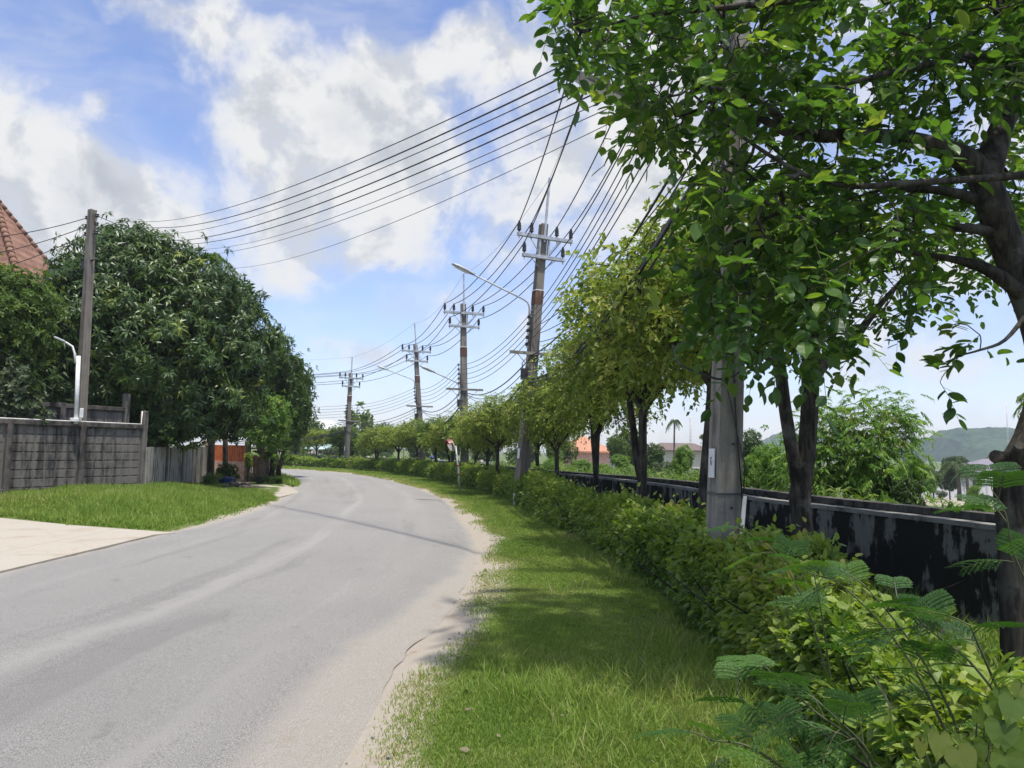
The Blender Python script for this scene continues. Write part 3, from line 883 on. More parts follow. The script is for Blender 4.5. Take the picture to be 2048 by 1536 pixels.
        tip = pts[-1]; td = unit(pts[-1] - pts[-2]); sd_ = unit(np.cross(td, Z3)); ud = np.cross(sd_, td)
        hb = MB()
        prof = [(-.05, .04, .04), (.02, .075, .055), (.2, .13, .075), (.5, .135, .07), (.66, .10, .05), (.70, .05, .03)]
        vs = []
        for x, w2, h2 in prof:
            for th in np.linspace(0, 2 * math.pi, 10, endpoint=False):
                hh_ = h2 if math.sin(th) > 0 else h2 * .55
                vs.append(tip + td * x + sd_ * w2 * math.cos(th) + ud * hh_ * math.sin(th))
        fs = [(i * 10 + k, i * 10 + (k + 1) % 10, (i + 1) * 10 + (k + 1) % 10, (i + 1) * 10 + k) for i in range(5) for k in range(10)]
        fs += [tuple(range(10))[::-1], tuple(range(50, 60))]
        hb.add(vs, fs, True)
        hb.build('lamp_head', 'lamp_grey', la)
        hb = MB().box(tip + td * .36 - ud * .042, .42, .17, .012, (td, sd_, ud)); hb.build('lens', 'lamp_glass', la)
    # number plate strapped low down
    pl = MB().box(po.q(1.55, -(wb / 2 + .008)), .012, .13, .30, (po.a, po.p, po.ax)).build('plate', 'white_paint', e)
    return po, e

PO = []
p1, e1 = hv_pole('thick pale concrete power pole nearest the camera, white plate and pipe on it', (1441, 1060), (1500, -900), 8.0, 10, .85, .28, .17, lamp=(4.55, .75, 1.0, 198), mat='pole_concrete', band=False)
PO.append(p1)
specs = [('tall leaning power pole with rusty band, second from the camera, lamp arm reaching over road', (1040, 985), (1095, 358), 23, 26, (5.7, 1.2, 1.75, 190)),
         ('upright power pole with two crossarms, third along the hedge, behind the round mirror', (929, 985), (926, 548), 34.5, 16, (4.15, .9, 1.15, 195)),
         ('slender power pole leaning slightly left, fourth along the hedge beside the blue pipe', (846, 960), (828, 646), 48, 22, (5.45, 1.05, 1.7, 187)),
         ('farthest power pole, standing on the outer verge of the road bend', (692, 940), (703, 714), 57, 34, None)]
for lab, bp_, tp_, D, ad, lp in specs:
    q_, e_ = hv_pole(lab, bp_, tp_, D, ad, .855, .35, .22, lamp=lp)
    PO.append(q_)
# details that only the nearest pole shows
b = MB()
for z in (.55, 1.1, 1.75, 2.4):
    b.lathe(p1.q(z, .02, -.1335), -p1.p, [(0, .013), (.012, .013)], 8)
b.build('bolt_hole', 'insulator_black', e1)
MB().tube([p1.q(1.22, .15, -.155), p1.q(.5, .10, -.165), p1.q(.0, .07, -.175)], .022, 8).build('conduit', 'pvc_white', e1)
b = MB()
b.tube([p1.q(5.2, .02, -.115), p1.q(3.4, .0, -.125), p1.q(2.6, -.005, -.133), p1.q(1.9, .05, -.14), p1.q(1.2, .125, -.15)], .008, 5)
b.tube([p1.q(3.2, -.10, -.125), p1.q(2.3, -.06, -.14), p1.q(1.8, .07, -.145), p1.q(1.55, .15, -.13), p1.q(1.25, .14, -.15)], .006, 5)
b.build('lead', 'cable_black', e1)
b = MB().box(p1.q(1.24), .285, .275, .02, (p1.a, p1.p, p1.ax)); b.build('strap', 'cable_grey', e1)
# the faint mark on its plate
b = MB()
c = p1.q(1.57, -(.28 / 2 + .0165))
b.box(c + Z3 * .035, .003, .035, .010, (p1.a, p1.p, p1.ax)); b.box(c + p1.p * .014, .003, .009, .08, (p1.a, p1.p, p1.ax)); b.box(c - p1.p * .014 - Z3 * .02, .003, .009, .045, (p1.a, p1.p, p1.ax))
b.build('marking', 'cable_grey', e1)

# left wooden-looking concrete pole and its neighbours
lb = P(158, 900, 21.8); ltp = P(185, 420, 21.9)
e = empty('power_pole', (lb[0], lb[1], 0), 'old brown grey pole standing behind the panel wall on the left', 'power pole')
lp_ = Pole(lb, ltp, -30, ltp[2])
vs, fs = [], []
zz = [-.3, 1, 4, ltp[2]]
for z in zz:
    wa = .125 - .035 * max(0, z) / ltp[2]
    for x, y in i_section(wa, wa, wa * .22): vs.append(lp_.q(z, x, y))
for i in range(3):
    for k in range(12): fs.append((i * 12 + k, i * 12 + (k + 1) % 12, (i + 1) * 12 + (k + 1) % 12, (i + 1) * 12 + k))
fs.append(tuple(range(36, 48)))
MB().add(vs, fs).build('shaft', 'old_pole_concrete', e)
zt = ltp[2]
lend, rend = [], []
for s_ in (-1, 1):
    rk = MB().tube([lp_.q(zt - .12, s_ * .24), lp_.q(zt - .75, s_ * .24)], .014, 5)
    rk.tube([lp_.q(zt - .15, s_ * .08), lp_.q(zt - .15, s_ * .26)], .014, 5).tube([lp_.q(zt - .7, s_ * .08), lp_.q(zt - .7, s_ * .26)], .014, 5)
    o_ = rk.build('rack', 'steel', e)
    for k in range(3):
        c = lp_.q(zt - .2 - .25 * k, s_ * .24)
        MB().lathe(c - Z3 * .055, Z3, [(0, .025), (.012, .06), (.04, .06), (.055, .035), (.07, .06), (.1, .06), (.11, .025)], 8).build('spool', 'insulator_black', o_)
        (lend if s_ < 0 else rend).append(lp_.b + c)
b = MB().tube([lp_.q(zt - 1.55, -.26), lp_.q(zt - 1.5, .2)], .03, 6).box(lp_.q(zt - 1.62, -.2), .14, .2, .22)
b.build('clamp', 'insulator_black', e)

# ---- every wire is an object of its own
def wire(a, b, sag, rad, label, mat='cable_black', group='overhead wires', name='overhead_wire', n=26, extra=None):
    pts = []
    spans = [(a, b, sag)] if extra is None else extra
    for (A_, B_, S_) in spans:
        A_, B_ = np.array(A_), np.array(B_)
        for t in np.linspace(0, 1, n):
            if pts and t == 0: continue
            pts.append(A_ + (B_ - A_) * t - Z3 * S_ * 4 * t * (1 - t))
    o0 = pts[0].copy()
    bld = MB().tube([p_ - o0 for p_ in pts], rad, 5)
    o = bld.build(name, mat, None, o0)
    return prop(o, label, 'wire', group)
# far pole round the bend, hidden by the big trees: the wires run on to its place
last = Pole(np.array([-30, 66, 0]), np.array([-30, 66, 9.6]), 48, 9.6)
pf = np.array([-14.5, 5.5, .15])
hv_lab = ['black wire on the road end of the upper crossarms', 'black wire second from the road on the upper crossarms', 'black wire third from the road on the upper crossarms', 'black wire on the far end of the upper crossarms', 'black wire on the road end of the lower crossarms', 'black wire on the far end of the lower crossarms']
for k in range(6):
    pts = [q_.ends['hv'][k] for q_ in PO]
    pts.append(pts[-1] + pf)
    wire(0, 0, 0, .016, hv_lab[k], extra=[(pts[i], pts[i + 1], (.55, .42, .5, .35, .3)[i]) for i in range(5)])
pts = [q_.ends['shield'][0] for q_ in PO]; pts.append(pts[-1] + pf)
wire(0, 0, 0, .005, 'thin grey earth wire joining the tips of the pole top rods', 'cable_grey', extra=[(pts[i], pts[i + 1], (.5, .45, .55, .3, .2)[i]) for i in range(5)])
for k in range(5):
    pts = [q_.ends['lv'][k] for q_ in PO]; pts.append(pts[-1] + pf)
    wire(0, 0, 0, .0105, 'grey service wire on spool %s of the racks' % ('one, topmost', 'two from the top', 'three, the middle', 'four from the top', 'five, lowest')[k], 'cable_grey', extra=[(pts[i], pts[i + 1], (.42, .4, .45, .3, .25)[i]) for i in range(5)])
for k in range(6):
    pts = [q_.ends['tel'][k] for q_ in PO]; pts.append(pts[-1] + pf)
    wire(0, 0, 0, (.020, .014, .011, .036, .028, .016)[k], ('heavy black cable tied just under the cable arms', 'black cable beside the heavy one under the cable arms', 'thin black cable under the far side of the cable arms', 'thickest black cable bundle, lowest on the poles', 'second thick black cable bundle low on the poles', 'thin black cable looping beside the lowest bundles')[k],
         extra=[(pts[i], pts[i + 1], ((.55, .6, .6, .45, .7)[i] + .07 * k)) for i in range(5)])
# loose cables fanning down from the crowns toward the second pole
for k in range(5):
    a_ = p1.wq(5.6 - .22 * k, .1, .1) + np.array([.25 * k, .2, 0]); b2 = PO[1].wq(5.5 - .28 * k, .18, 0)
    wire(a_, b2, .35 + .05 * k, .011, 'thin slack drop cable between the two nearest poles, %s' % ('highest of five', 'second highest of five', 'middle one of five', 'second lowest of five', 'lowest of five')[k], 'cable_black')
# spans crossing over the road from the nearest pole to the house behind the big tree
cross_px = [((1160, 200), (330, 450), .010), ((1160, 228), (345, 462), .014), ((1180, 240), (358, 476), .009), ((1190, 245), (362, 488), .014), ((1200, 262), (372, 494), .012), ((1230, 262), (420, 505), .007), ((1280, 268), (400, 515), .007), ((1290, 310), (460, 541), .006)]
cl = ['topmost of the wires crossing above the road', 'thick second wire crossing above the road', 'thin third wire crossing above the road', 'thick fourth wire crossing above the road', 'dark fifth wire crossing above the road', 'thin sixth wire crossing above the road', 'thin seventh wire crossing above the road', 'lowest thin wire crossing above the road, well apart']
for k, (a_, b2, r_) in enumerate(cross_px):
    A_ = P(a_[0], a_[1], 10.2); B_ = P(b2[0], b2[1], 33)
    d_ = B_ - A_
    e0 = p1.wq(6.9 - .14 * k, -.16, .14)
    B2 = B_ + d_ * .30 + Z3 * .75
    wire(0, 0, 0, r_, cl[k], 'cable_black' if r_ > .008 else 'cable_grey', group='wires crossing the road', extra=[(e0, B2, .85 + .06 * math.sin(k * 2.1))], n=48)
# wires leaving the left pole toward the house
for k in range(3):
    wire(lend[k], P(-260, 470 + 55 * k, 20), .35, .012, ('upper', 'middle', 'lower')[k] + ' wire leaving the old left pole in front of the tiled roof', group='wires at the left pole')
wire(rend[0], P(330, 470, 27), .12, .010, 'short wire from the old left pole into the big tree', group='wires at the left pole')
# black cable hanging in a loop beside the nearest pole
pts = [P(1497, 430, 7.5), P(1499, 560, 7.45), P(1494, 690, 7.4), P(1480, 742, 7.35), P(1445, 758, 7.35), P(1410, 750, 7.4), P(1360, 728, 7.5), P(1345, 690, 7.6)]
pp = lerp_line(np.array(pts), 6)
o = MB().tube([q - pp[0] for q in pp], .011, 6).build('hanging_cable', 'cable_black', None, pp[0])
prop(o, 'black cable hanging in a loose loop in front of the nearest pole', 'cable')

# ---- small white lamp on the panel wall
lb = P(152, 842, 20.9)
e = empty('wall_lamp', lb, 'white pipe lamp with a bent arm standing on the panel wall', 'lamp')
h1 = P(157, 712, 20.9) - lb
MB().tube([(0, 0, -.08), h1], .055, 10).build('post', 'white_paint', e)
MB().box((.02, -.05, .03), .22, .18, .10).box(P(163, 826, 20.8) - lb, .10, .03, .26).build('bracket', 'white_paint', e, bevel=.01)
a1 = [P(151, 726, 20.85), P(149, 706, 20.85), P(145, 693, 20.85), P(134, 686, 20.8), P(120, 680, 20.7)]
MB().tube([q - lb for q in a1], .028, 8).build('arm', 'white_paint', e)
MB().box(P(119, 679, 20.65) - lb, .30, .13, .06, (unit(a1[-1] - a1[-2]), unit(np.cross(Z3, a1[-1] - a1[-2])), Z3)).build('lamp_head', 'lamp_grey', e, bevel=.02)

# ---- convex mirror
mb_ = P(922, 985, 29); mb_[2] = .03
e = empty('traffic_mirror', mb_, 'white traffic mirror with a red hood on a slanting post beside hedge', 'traffic mirror')
tp = P(912, 898, 29) - mb_
MB().tube([(0, 0, -.3), tp * .5, tp + unit(tp) * .12], .033, 8).build('post', 'lamp_grey', e)
b = MB()
for t in (.62, .42): b.tube([tp * t - unit(tp) * .03, tp * t + unit(tp) * .03], .045, 8)
b.build('collar', 'red_plastic', e)
mc = P(904, 890, 28.85) - mb_
ma = unit(np.array([-.86, -.42, -.35]))
b = MB().lathe(mc - ma * .06, ma, [(0, .03), (.02, .15), (.05, .22), (.075, .24), (.09, .238)], 20); b.build('dish', 'mirror_back', e)
m, n, out = new_mat('mirror_glass'); bsdf(n, out, (.75, .77, .78), .06, metal=1.0)
b = MB().lathe(mc - ma * .02, ma, [(.10, .22), (.125, .19), (.145, .12), (.15, .02)], 20); b.build('mirror', 'mirror_glass', e)
b = MB()
u1 = unit(np.cross(ma, Z3)); u2 = np.cross(u1, ma)
vs, fs = [], []
for k, th in enumerate(np.linspace(R(15), R(165), 12)):
    r_ = u1 * math.cos(th) + u2 * math.sin(th)
    vs += [mc + ma * .02 + r_ * .245, mc + ma * .17 + r_ * .245, mc + ma * .17 + r_ * .255, mc + ma * .02 + r_ * .255]
for k in range(11):
    for j in range(4): fs.append((k * 4 + j, k * 4 + (j + 1) % 4, k * 4 + 4 + (j + 1) % 4, k * 4 + 4 + j))
fs += [(0, 1, 2, 3), (44, 47, 46, 45)]
b.add(vs, fs).build('hood', 'red_plastic', e)
# ---- little marker post
g = G(1029, 1013)
o = MB().tube([(0, 0, -.3), (0, 0, .22), (0, 0, .36)], [.045, .045, .04], 10).build('marker_post', 'white_paint', None, (g[0], g[1], .03))
prop(o, 'short pale marker post at the foot of the hedge', 'marker post')
# ---- blue water pipe crossing behind the trees
c0 = P(803, 936, 57); c1 = P(900, 924, 60)
zt_ = P(850, 925, 57)[2]
e = empty('water_pipe', (c0[0], c0[1], 0), 'big blue water pipe with an elbow behind the roadside trees', 'pipe')
L_ = c1[0] - c0[0] + 4
pp = [(-.0, 0, -1.0), (0, 0, zt_ - .75), (.08, .02, zt_ - .5), (.3, .08, zt_ - .32), (.6, .15, zt_ - .27), (1.2, .3, zt_ - .25), (L_, 2.0, zt_ - .25)]
MB().tube(pp, .27, 14).build('pipe', 'blue_paint', e)
b = MB()
for x in (1.2, 3.2): b.tube([(x - .05, .3 + (x - 1.2) * .25, zt_ - .25), (x + .05, .32 + (x - 1.2) * .25, zt_ - .25)], .35, 14)
b.build('flange', 'blue_paint', e)
MB().tube([(2.2, .55, zt_ - .05), (2.2, .55, zt_ + .32)], [.12, .12], 10).lathe((2.2, .55, zt_ + .32), Z3, [(0, .2), (.08, .2), (.1, .1), (.2, .08)], 10).build('valve', 'blue_pot', e)
# ================================================================ VEGETATION
def grow(skel, targets, r_tip=.004, jit=.12, lift=.0, expo=.5, rmax=.05):
    """skel: list of (points, radii). Branches reach every target from the nearest wood; returns wood mesh builder, tips, tip directions"""
    wood = MB()
    nodes = []
    for pts, rad in skel:
        pts = np.array(pts, float)
        if len(pts) > 2:
            rr = np.interp(np.linspace(0, len(pts) - 1, (len(pts) - 1) * 4 + 1), np.arange(len(pts)), rad)
            pts = lerp_line(pts, 4)
        else: rr = rad
        wood.tube(pts, list(rr), 9)
        nodes += list(pts[len(pts) // 3:])
    cap = len(nodes) + len(targets) * 3
    N = np.empty((cap, 3)); n = len(nodes); N[:n] = nodes
    par = -np.ones(cap, int); cnt = np.zeros(cap, int)
    base_n = n
    d0 = np.min(np.linalg.norm(targets[:, None] - N[None, :n], axis=2), 1)
    paths = []; tips = []; dirs = []
    for ti in np.argsort(d0):
        t = targets[ti]
        d = np.linalg.norm(N[:n] - t, axis=1)
        i = int(d.argmin()); a = N[i]; L = d[i]
        if L < 1e-3: continue
        jv = rng.normal(size=3) * jit * L
        p1_ = a + (t - a) * .36 + jv + np.array([0, 0, lift * L]); p2_ = a + (t - a) * .72 + jv * .7 + np.array([0, 0, lift * L * .8])
        ids = [i, n, n + 1, n + 2]
        N[n], N[n + 1], N[n + 2] = p1_, p2_, t
        par[n], par[n + 1], par[n + 2] = i, n, n + 1
        n += 3
        paths.append(ids); tips.append(t); dirs.append(t - p2_)
    for k in range(n - 1, base_n - 1, -1):
        cnt[k] = max(cnt[k], 1)
        if par[k] >= 0: cnt[par[k]] += cnt[k]
    rad = np.minimum(r_tip * np.maximum(cnt, 1) ** expo, rmax)
    for ids in paths:
        r0 = rad[ids[1]] if ids[0] < base_n else min(rad[ids[0]], rad[ids[1]] * 1.3)
        wood.tube(N[ids], [r0, rad[ids[1]], rad[ids[2]], rad[ids[3]] * .7], 5 if r0 > .012 else 4, cap=False)
    return wood, np.array(tips), unit(np.array(dirs))

def pinnate(tips, dirs, n, rl, L, W, kind, spread=.5, droop=.35, tb=.5, ts=.22):
    """sprays of alternate leaflets along short arching stalks"""
    K = len(tips)
    d0 = unit(dirs * .55 + rng.normal(size=(K, 3)) * spread + np.array([0, 0, -.05]))
    S = unit(np.cross(d0, np.array([0, 0, 1.]) + rng.normal(size=(K, 3)) * .25))
    rl_ = rl * rng.uniform(.7, 1.25, K)
    tt = np.clip(rng.normal(tb, ts, K), 0, 1)
    B, D, N, T, LL = [], [], [], [], []
    for j in range(n):
        t = (j + 1) / n * .92 + .08
        b = tips + rl_[:, None] * (d0 * t - np.array([0, 0, 1.]) * droop * t * t)
        s = 1 if j % 2 else -1
        if j == n - 1: d = d0 - np.array([0, 0, .5 * droop])
        else: d = d0 * .5 + S * s * .85 + np.array([0, 0, -.18])
        d = d + rng.normal(size=(K, 3)) * .22
        B.append(b); D.append(d); N.append(np.array([0, 0, 1.]) + rng.normal(size=(K, 3)) * .42)
        T.append(np.clip(tt + rng.normal(0, .12, K), 0, 1)); LL.append(L * rng.uniform(.7, 1.2, K) * (1.1 if j == n - 1 else 1))
    B, D, N, T, LL = map(np.concatenate, (B, D, N, T, LL))
    return leaves_arrays(kind, B, D, N, LL, LL * (W / L), T), (tips, d0, rl_, droop)
def whorl(tips, dirs, n, L, W, kind, droop=.4, tb=.4, ts=.2, spread=.85):
    K = len(tips)
    dirs = unit(dirs)
    a = unit(np.cross(dirs, rnd_unit(K))); b = np.cross(dirs, a)
    B, D, N, T, LL = [], [], [], [], []
    tt = np.clip(rng.normal(tb, ts, K), 0, 1)
    for j in range(n):
        th = 2 * math.pi * j / n * 1.618 * 2 + rng.uniform(0, .6, K)
        rad_ = a * np.cos(th)[:, None] + b * np.sin(th)[:, None]
        up = rng.uniform(.05, .75, K)[:, None]
        d = dirs * up + rad_ * spread + np.array([0, 0, -droop])
        B.append(tips - dirs * rng.uniform(0, .07, K)[:, None] + rad_ * .01); D.append(d); N.append(dirs + rad_ * -.2 + np.array([0, 0, .6]) + rng.normal(size=(K, 3)) * .2)
        T.append(np.clip(tt + rng.normal(0, .1, K), 0, 1)); LL.append(L * rng.uniform(.65, 1.15, K))
    B, D, N, T, LL = map(np.concatenate, (B, D, N, T, LL))
    return leaves_arrays(kind, B, D, N, LL, LL * (W / L), T)

def blob_points(blobs, n, shell=.55):
    """points in a union of ellipsoids (cx,cy,cz,rx,ry,rz), crowded toward the skin"""
    b = np.array(blobs, float)
    vol = (b[:, 3] * b[:, 4] * b[:, 5]) ** .75
    k = rng.choice(len(b), n, p=vol / vol.sum())
    r = rng.uniform(0, 1, n) ** (1 / 3.)
    r = np.where(rng.uniform(size=n) < shell, rng.uniform(.8, 1.0, n), r)
    return b[k, :3] + rnd_unit(n) * r[:, None] * b[k, 3:]

def pts_in_poly(poly, n):
    poly = np.array(poly, float)
    lo, hi = poly.min(0), poly.max(0)
    out = []
    while len(out) < n:
        q = rng.uniform(lo, hi, (n * 2, 2))
        ins = np.zeros(len(q), bool)
        j = len(poly) - 1
        for i in range(len(poly)):
            a, b = poly[i], poly[j]
            c = ((a[1] > q[:, 1]) != (b[1] > q[:, 1])) & (q[:, 0] < (b[0] - a[0]) * (q[:, 1] - a[1]) / (b[1] - a[1] + 1e-12) + a[0])
            ins ^= c; j = i
        out += list(q[ins])
    return np.array(out[:n])

# ---------------------------------------------------------------- the big tree overhead
K0 = 1.32
tb0 = P(2046, 1290, 4.25 * K0); tb0[2] = 0
e = empty('street_tree', tb0, 'nearest roadside tree, dark thick trunk at the right edge, broad leafy boughs overhead', 'tree', None)
def tp_(lst): return [P(x, y, d * K0) - tb0 for x, y, d in lst]
sk = []
trunk0 = [(2050, 1440, 4.25), (2046, 1340, 4.25), (2042, 1250, 4.25), (2034, 1080, 4.25), (2030, 960, 4.25), (2062, 880, 4.26), (2092, 760, 4.3), (2072, 640, 4.32), (2030, 530, 4.32), (1992, 430, 4.3), (1965, 350, 4.3)]
sk.append((tp_(trunk0), [.12, .11, .105, .098, .108, .092, .086, .088, .09, .09, .085]))
sk.append((tp_([(1970, 360, 4.3), (1930, 320, 4.3), (1880, 296, 4.25), (1800, 275, 4.2), (1700, 270, 4.2), (1640, 272, 4.25), (1570, 262, 4.35), (1500, 222, 4.45), (1440, 190, 4.5)]), [.085, .075, .055, .042, .038, .036, .030, .022, .013]))
sk.append((tp_([(1640, 272, 4.25), (1585, 255, 4.1), (1520, 205, 3.95), (1450, 180, 3.9), (1380, 176, 3.85)]), [.030, .025, .019, .014, .009]))
sk.append((tp_([(1968, 360, 4.3), (1990, 290, 4.4), (2015, 215, 4.5), (2035, 100, 4.6), (2040, -60, 4.6), (2000, -260, 4.5)]), [.09, .075, .062, .05, .04, .02]))
sk.append((tp_([(2035, 60, 4.6), (1960, -20, 4.6), (1850, -90, 4.5), (1700, -150, 4.4), (1500, -170, 4.3)]), [.045, .035, .028, .018, .008]))
sk.append((tp_([(2100, 340, 4.0), (2048, 350, 3.95), (1960, 357, 3.85), (1820, 366, 3.75), (1700, 372, 3.75), (1600, 345, 3.8), (1480, 270, 3.85), (1385, 188, 3.9)]), [.024, .022, .019, .017, .015, .012, .009, .006]))
sk.append((tp_([(1950, 398, 4.3), (1900, 384, 4.3), (1830, 378, 4.4), (1770, 385, 4.5)]), [.035, .027, .022, .012]))
sk.append((tp_([(2048, 590, 4.3), (1990, 548, 4.3), (1945, 528, 4.35), (1870, 512, 4.5), (1780, 500, 4.6), (1700, 480, 4.7)]), [.05, .038, .03, .016, .012, .008]))
sk.append((tp_([(2000, 470, 4.3), (1950, 458, 4.25), (1910, 455, 4.2)]), [.035, .028, .024]))
sk.append((tp_([(2060, 620, 4.3), (2010, 680, 4.2), (1960, 700, 4.15), (1915, 712, 4.1)]), [.016, .010, .007, .004]))
sk.append((tp_([(2040, 120, 4.6), (1950, 110, 4.3), (1850, 130, 4.0), (1760, 150, 3.8), (1690, 170, 3.7)]), [.035, .026, .02, .014, .007]))
sk.append((tp_([(1850, -90, 4.5), (1700, -20, 4.2), (1500, 10, 4.0), (1300, 30, 3.9), (1180, 60, 3.9)]), [.03, .024, .018, .011, .005]))
sk.append((tp_([(2030, 960, 4.25), (2012, 925, 4.2), (1990, 912, 4.15)]), [.08, .05, .035]))
sk.append((tp_([(2034, 960, 4.25), (2048, 905, 4.1), (2042, 888, 4.05)]), [.09, .06, .03]))
poly0 = [(1160, -230), (1140, -100), (1115, 20), (1140, 90), (1195, 155), (1250, 225), (1310, 300), (1345, 370), (1395, 460), (1400, 560), (1415, 640), (1470, 695), (1640, 700), (1720, 690), (1770, 625), (1850, 590), (1930, 540), (1960, 600), (2048, 470), (2180, 430), (2180, -230)]
q0 = pts_in_poly(poly0, 1650)
dd = rng.uniform(3.55, 5.4, len(q0))
# the boughs hang in layers: thin the tree where the photo shows sky between them
keep = vnoise(q0[:, 0] / 70, q0[:, 1] / 52, 1.0, 21) + .35 * vnoise(q0[:, 0] / 30, q0[:, 1] / 30, 1, 22) > -.33
keep &= ~((q0[:, 0] > 1860) & (q0[:, 0] < 2200) & (q0[:, 1] > 180) & (q0[:, 1] < 640) & (dd < 4.75))
keep &= ~((q0[:, 0] > 1560) & (q0[:, 1] > 215) & (q0[:, 1] < 330) & (dd < 4.1) & (rng.uniform(size=len(q0)) < .6))
q0 = q0[keep]; dd = dd[keep]
sk = [(a, [r * K0 for r in b]) for a, b in sk]
tg = np.array([P(a, b, c * K0) for (a, b), c in zip(q0, dd)]) - tb0
extra = [(1105, 98, 3.9), (1130, 120, 3.9), (1150, 50, 3.95), (1140, 10, 3.9), (1280, 225, 3.9), (1905, 735, 4.1), (1880, 765, 4.05), (1930, 700, 4.1), (1960, 670, 4.1), (1905, 650, 4.3), (1310, 320, 4.1)]
tg = np.vstack([tg, [P(x, y, d * K0) - tb0 for x, y, d in extra]])
wood, tips, dirs = grow(sk, tg, .0042, .10, .02, .46, .04)
wood.build('trunk', 'bark', e)
(A1, _i) = pinnate(tips, dirs, 8, .30, .112, .066, 'ovate', .6, .5, .42, .26)
A2, _ = pinnate(tips[::3] + rng.normal(size=(len(tips[::3]), 3)) * .08, dirs[::3], 5, .26, .115, .07, 'ovate', .8, .3, .5, .25)
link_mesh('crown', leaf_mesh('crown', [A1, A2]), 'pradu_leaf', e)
tips_, d0_, rl_, dr_ = _i
b = MB()
for i in range(len(tips_)):
    b.tube([tips_[i] + rl_[i] * (d0_[i] * t - Z3 * dr_ * t * t) for t in (0, .5, 1.0)], [.003, .0024, .0014], 3, cap=False)
b.build('stalks', 'twig', e)

# ---------------------------------------------------------------- second tree with a forked trunk
def tree_unique(base, label, skel_px, blobs, ntg, mat='pradu_leaf', L=.10, n=7, kind='hex', dense=2, wood_mat='bark', rl=.24, tb=.5):
    e = empty('street_tree', base, label, 'tree', None)
    sk = [([P(*q) - base for q in pts], rad) for pts, rad in skel_px]
    tg = blob_points([(*(P(x, y, d) - base), rx, ry, rz) for x, y, d, rx, ry, rz in blobs], ntg)
    wood, tips, dirs = grow(sk, tg, .0036, .12, .02, .46, .04)
    wood.build('trunk', wood_mat, e)
    parts = []
    for k in range(dense):
        tj = tips + rng.normal(size=tips.shape) * (.10 if k else .0)
        parts.append(pinnate(tj, dirs, n, rl, L, L * .6, kind, .6, .35, tb, .25)[0])
    link_mesh('crown', leaf_mesh('crown', parts), mat, e)
    return e
b1 = P(1612, 1150, 8.7); b1[2] = 0
tree_unique(b1, 'forked dark trunk tree standing just right of the nearest power pole', [
    ([(1612, 1230, 8.7), (1612, 1130, 8.7), (1604, 1040, 8.7), (1600, 990, 8.7), (1613, 900, 8.7), (1620, 800, 8.7), (1622, 700, 8.75), (1640, 560, 8.8), (1650, 430, 8.8)], [.14, .12, .112, .12, .10, .096, .10, .07, .025]),
    ([(1604, 1000, 8.7), (1590, 930, 8.65), (1572, 830, 8.6), (1560, 730, 8.55), (1545, 600, 8.5), (1500, 480, 8.4)], [.095, .075, .07, .066, .045, .02]),
    ([(1622, 760, 8.7), (1655, 718, 8.75), (1698, 690, 8.8), (1760, 610, 8.9), (1840, 520, 9.0)], [.085, .075, .06, .035, .015]),
    ([(1560, 735, 8.55), (1540, 720, 8.3), (1500, 690, 8.2), (1460, 640, 8.1)], [.04, .035, .02, .01])],
    [(1590, 560, 8.6, 1.0, 1.0, .75), (1500, 520, 8.3, .8, .9, .8), (1700, 540, 8.9, .9, 1.0, .8), (1620, 380, 8.7, 1.2, 1.2, .9), (1820, 500, 9.0, .9, .9, .8), (1480, 640, 8.2, .45, .5, .3), (1950, 420, 9.2, .9, .9, .8)], 360, dense=2)

# ---------------------------------------------------------------- row of roadside trees: four grown, the rest copied
def row_proto(seed, trunk_h, top, rad_, mat, kind, L, ntg, dense, forked=False):
    bl = []
    for k in range(8):
        th = 2 * math.pi * k / 8 + rng.uniform(-.3, .3)
        rr = rad_ * rng.uniform(.38, .62)
        zc_ = trunk_h + .25 + (top - trunk_h) * rng.uniform(.15, .62)
        s_ = rad_ * rng.uniform(.42, .6)
        bl.append((math.cos(th) * rr, math.sin(th) * rr, zc_, s_, s_, s_ * .8))
    bl += [(0, 0, trunk_h + (top - trunk_h) * .5, rad_ * .7, rad_ * .7, (top - trunk_h) * .42), (rng.uniform(-.3, .3), rng.uniform(-.3, .3), top - .45, rad_ * .45, rad_ * .45, .5)]
    lean = rng.uniform(-.12, .12, 2)
    t0 = np.array([(0, 0, -.4), (0, 0, 0), (lean[0] * .3, lean[1] * .3, trunk_h * .35), (lean[0], lean[1], trunk_h * .75), (lean[0] * 1.3, lean[1] * 1.3, trunk_h), (lean[0], lean[1], trunk_h + (top - trunk_h) * .55)])
    sk = [(t0, [.105, .085, .076, .072, .08, .025])]
    for k in range(4):
        th = 2 * math.pi * k / 4 + rng.uniform(-.4, .4)
        dv_ = np.array([math.cos(th), math.sin(th), 0])
        s0 = t0[4] - Z3 * rng.uniform(.0, .35)
        sk.append(([s0, s0 + dv_ * .22 + Z3 * .25, s0 + dv_ * rad_ * .4 + Z3 * (top - trunk_h) * .3, s0 + dv_ * rad_ * .65 + Z3 * (top - trunk_h) * .55], [.06, .05, .035, .012]))
    if forked: sk.append(([t0[2], t0[2] + np.array([.10, .05, .4]), t0[2] + np.array([.22, .05, trunk_h * .5]), t0[2] + np.array([.45, .1, trunk_h])], [.07, .065, .06, .03]))
    tg = blob_points(bl, ntg, .6)
    wood, tips, dirs = grow(sk, tg, .004, .13, .02, .46, .035)
    parts = []
    for k in range(dense):
        tj = tips + rng.normal(size=tips.shape) * (.12 if k else 0)
        parts.append(pinnate(tj, dirs, 7, .24, L, L * .58, kind, .65, .4, .5, .26)[0])
    cm_ = leaf_mesh('crown', parts)
    return wood, cm_, mat
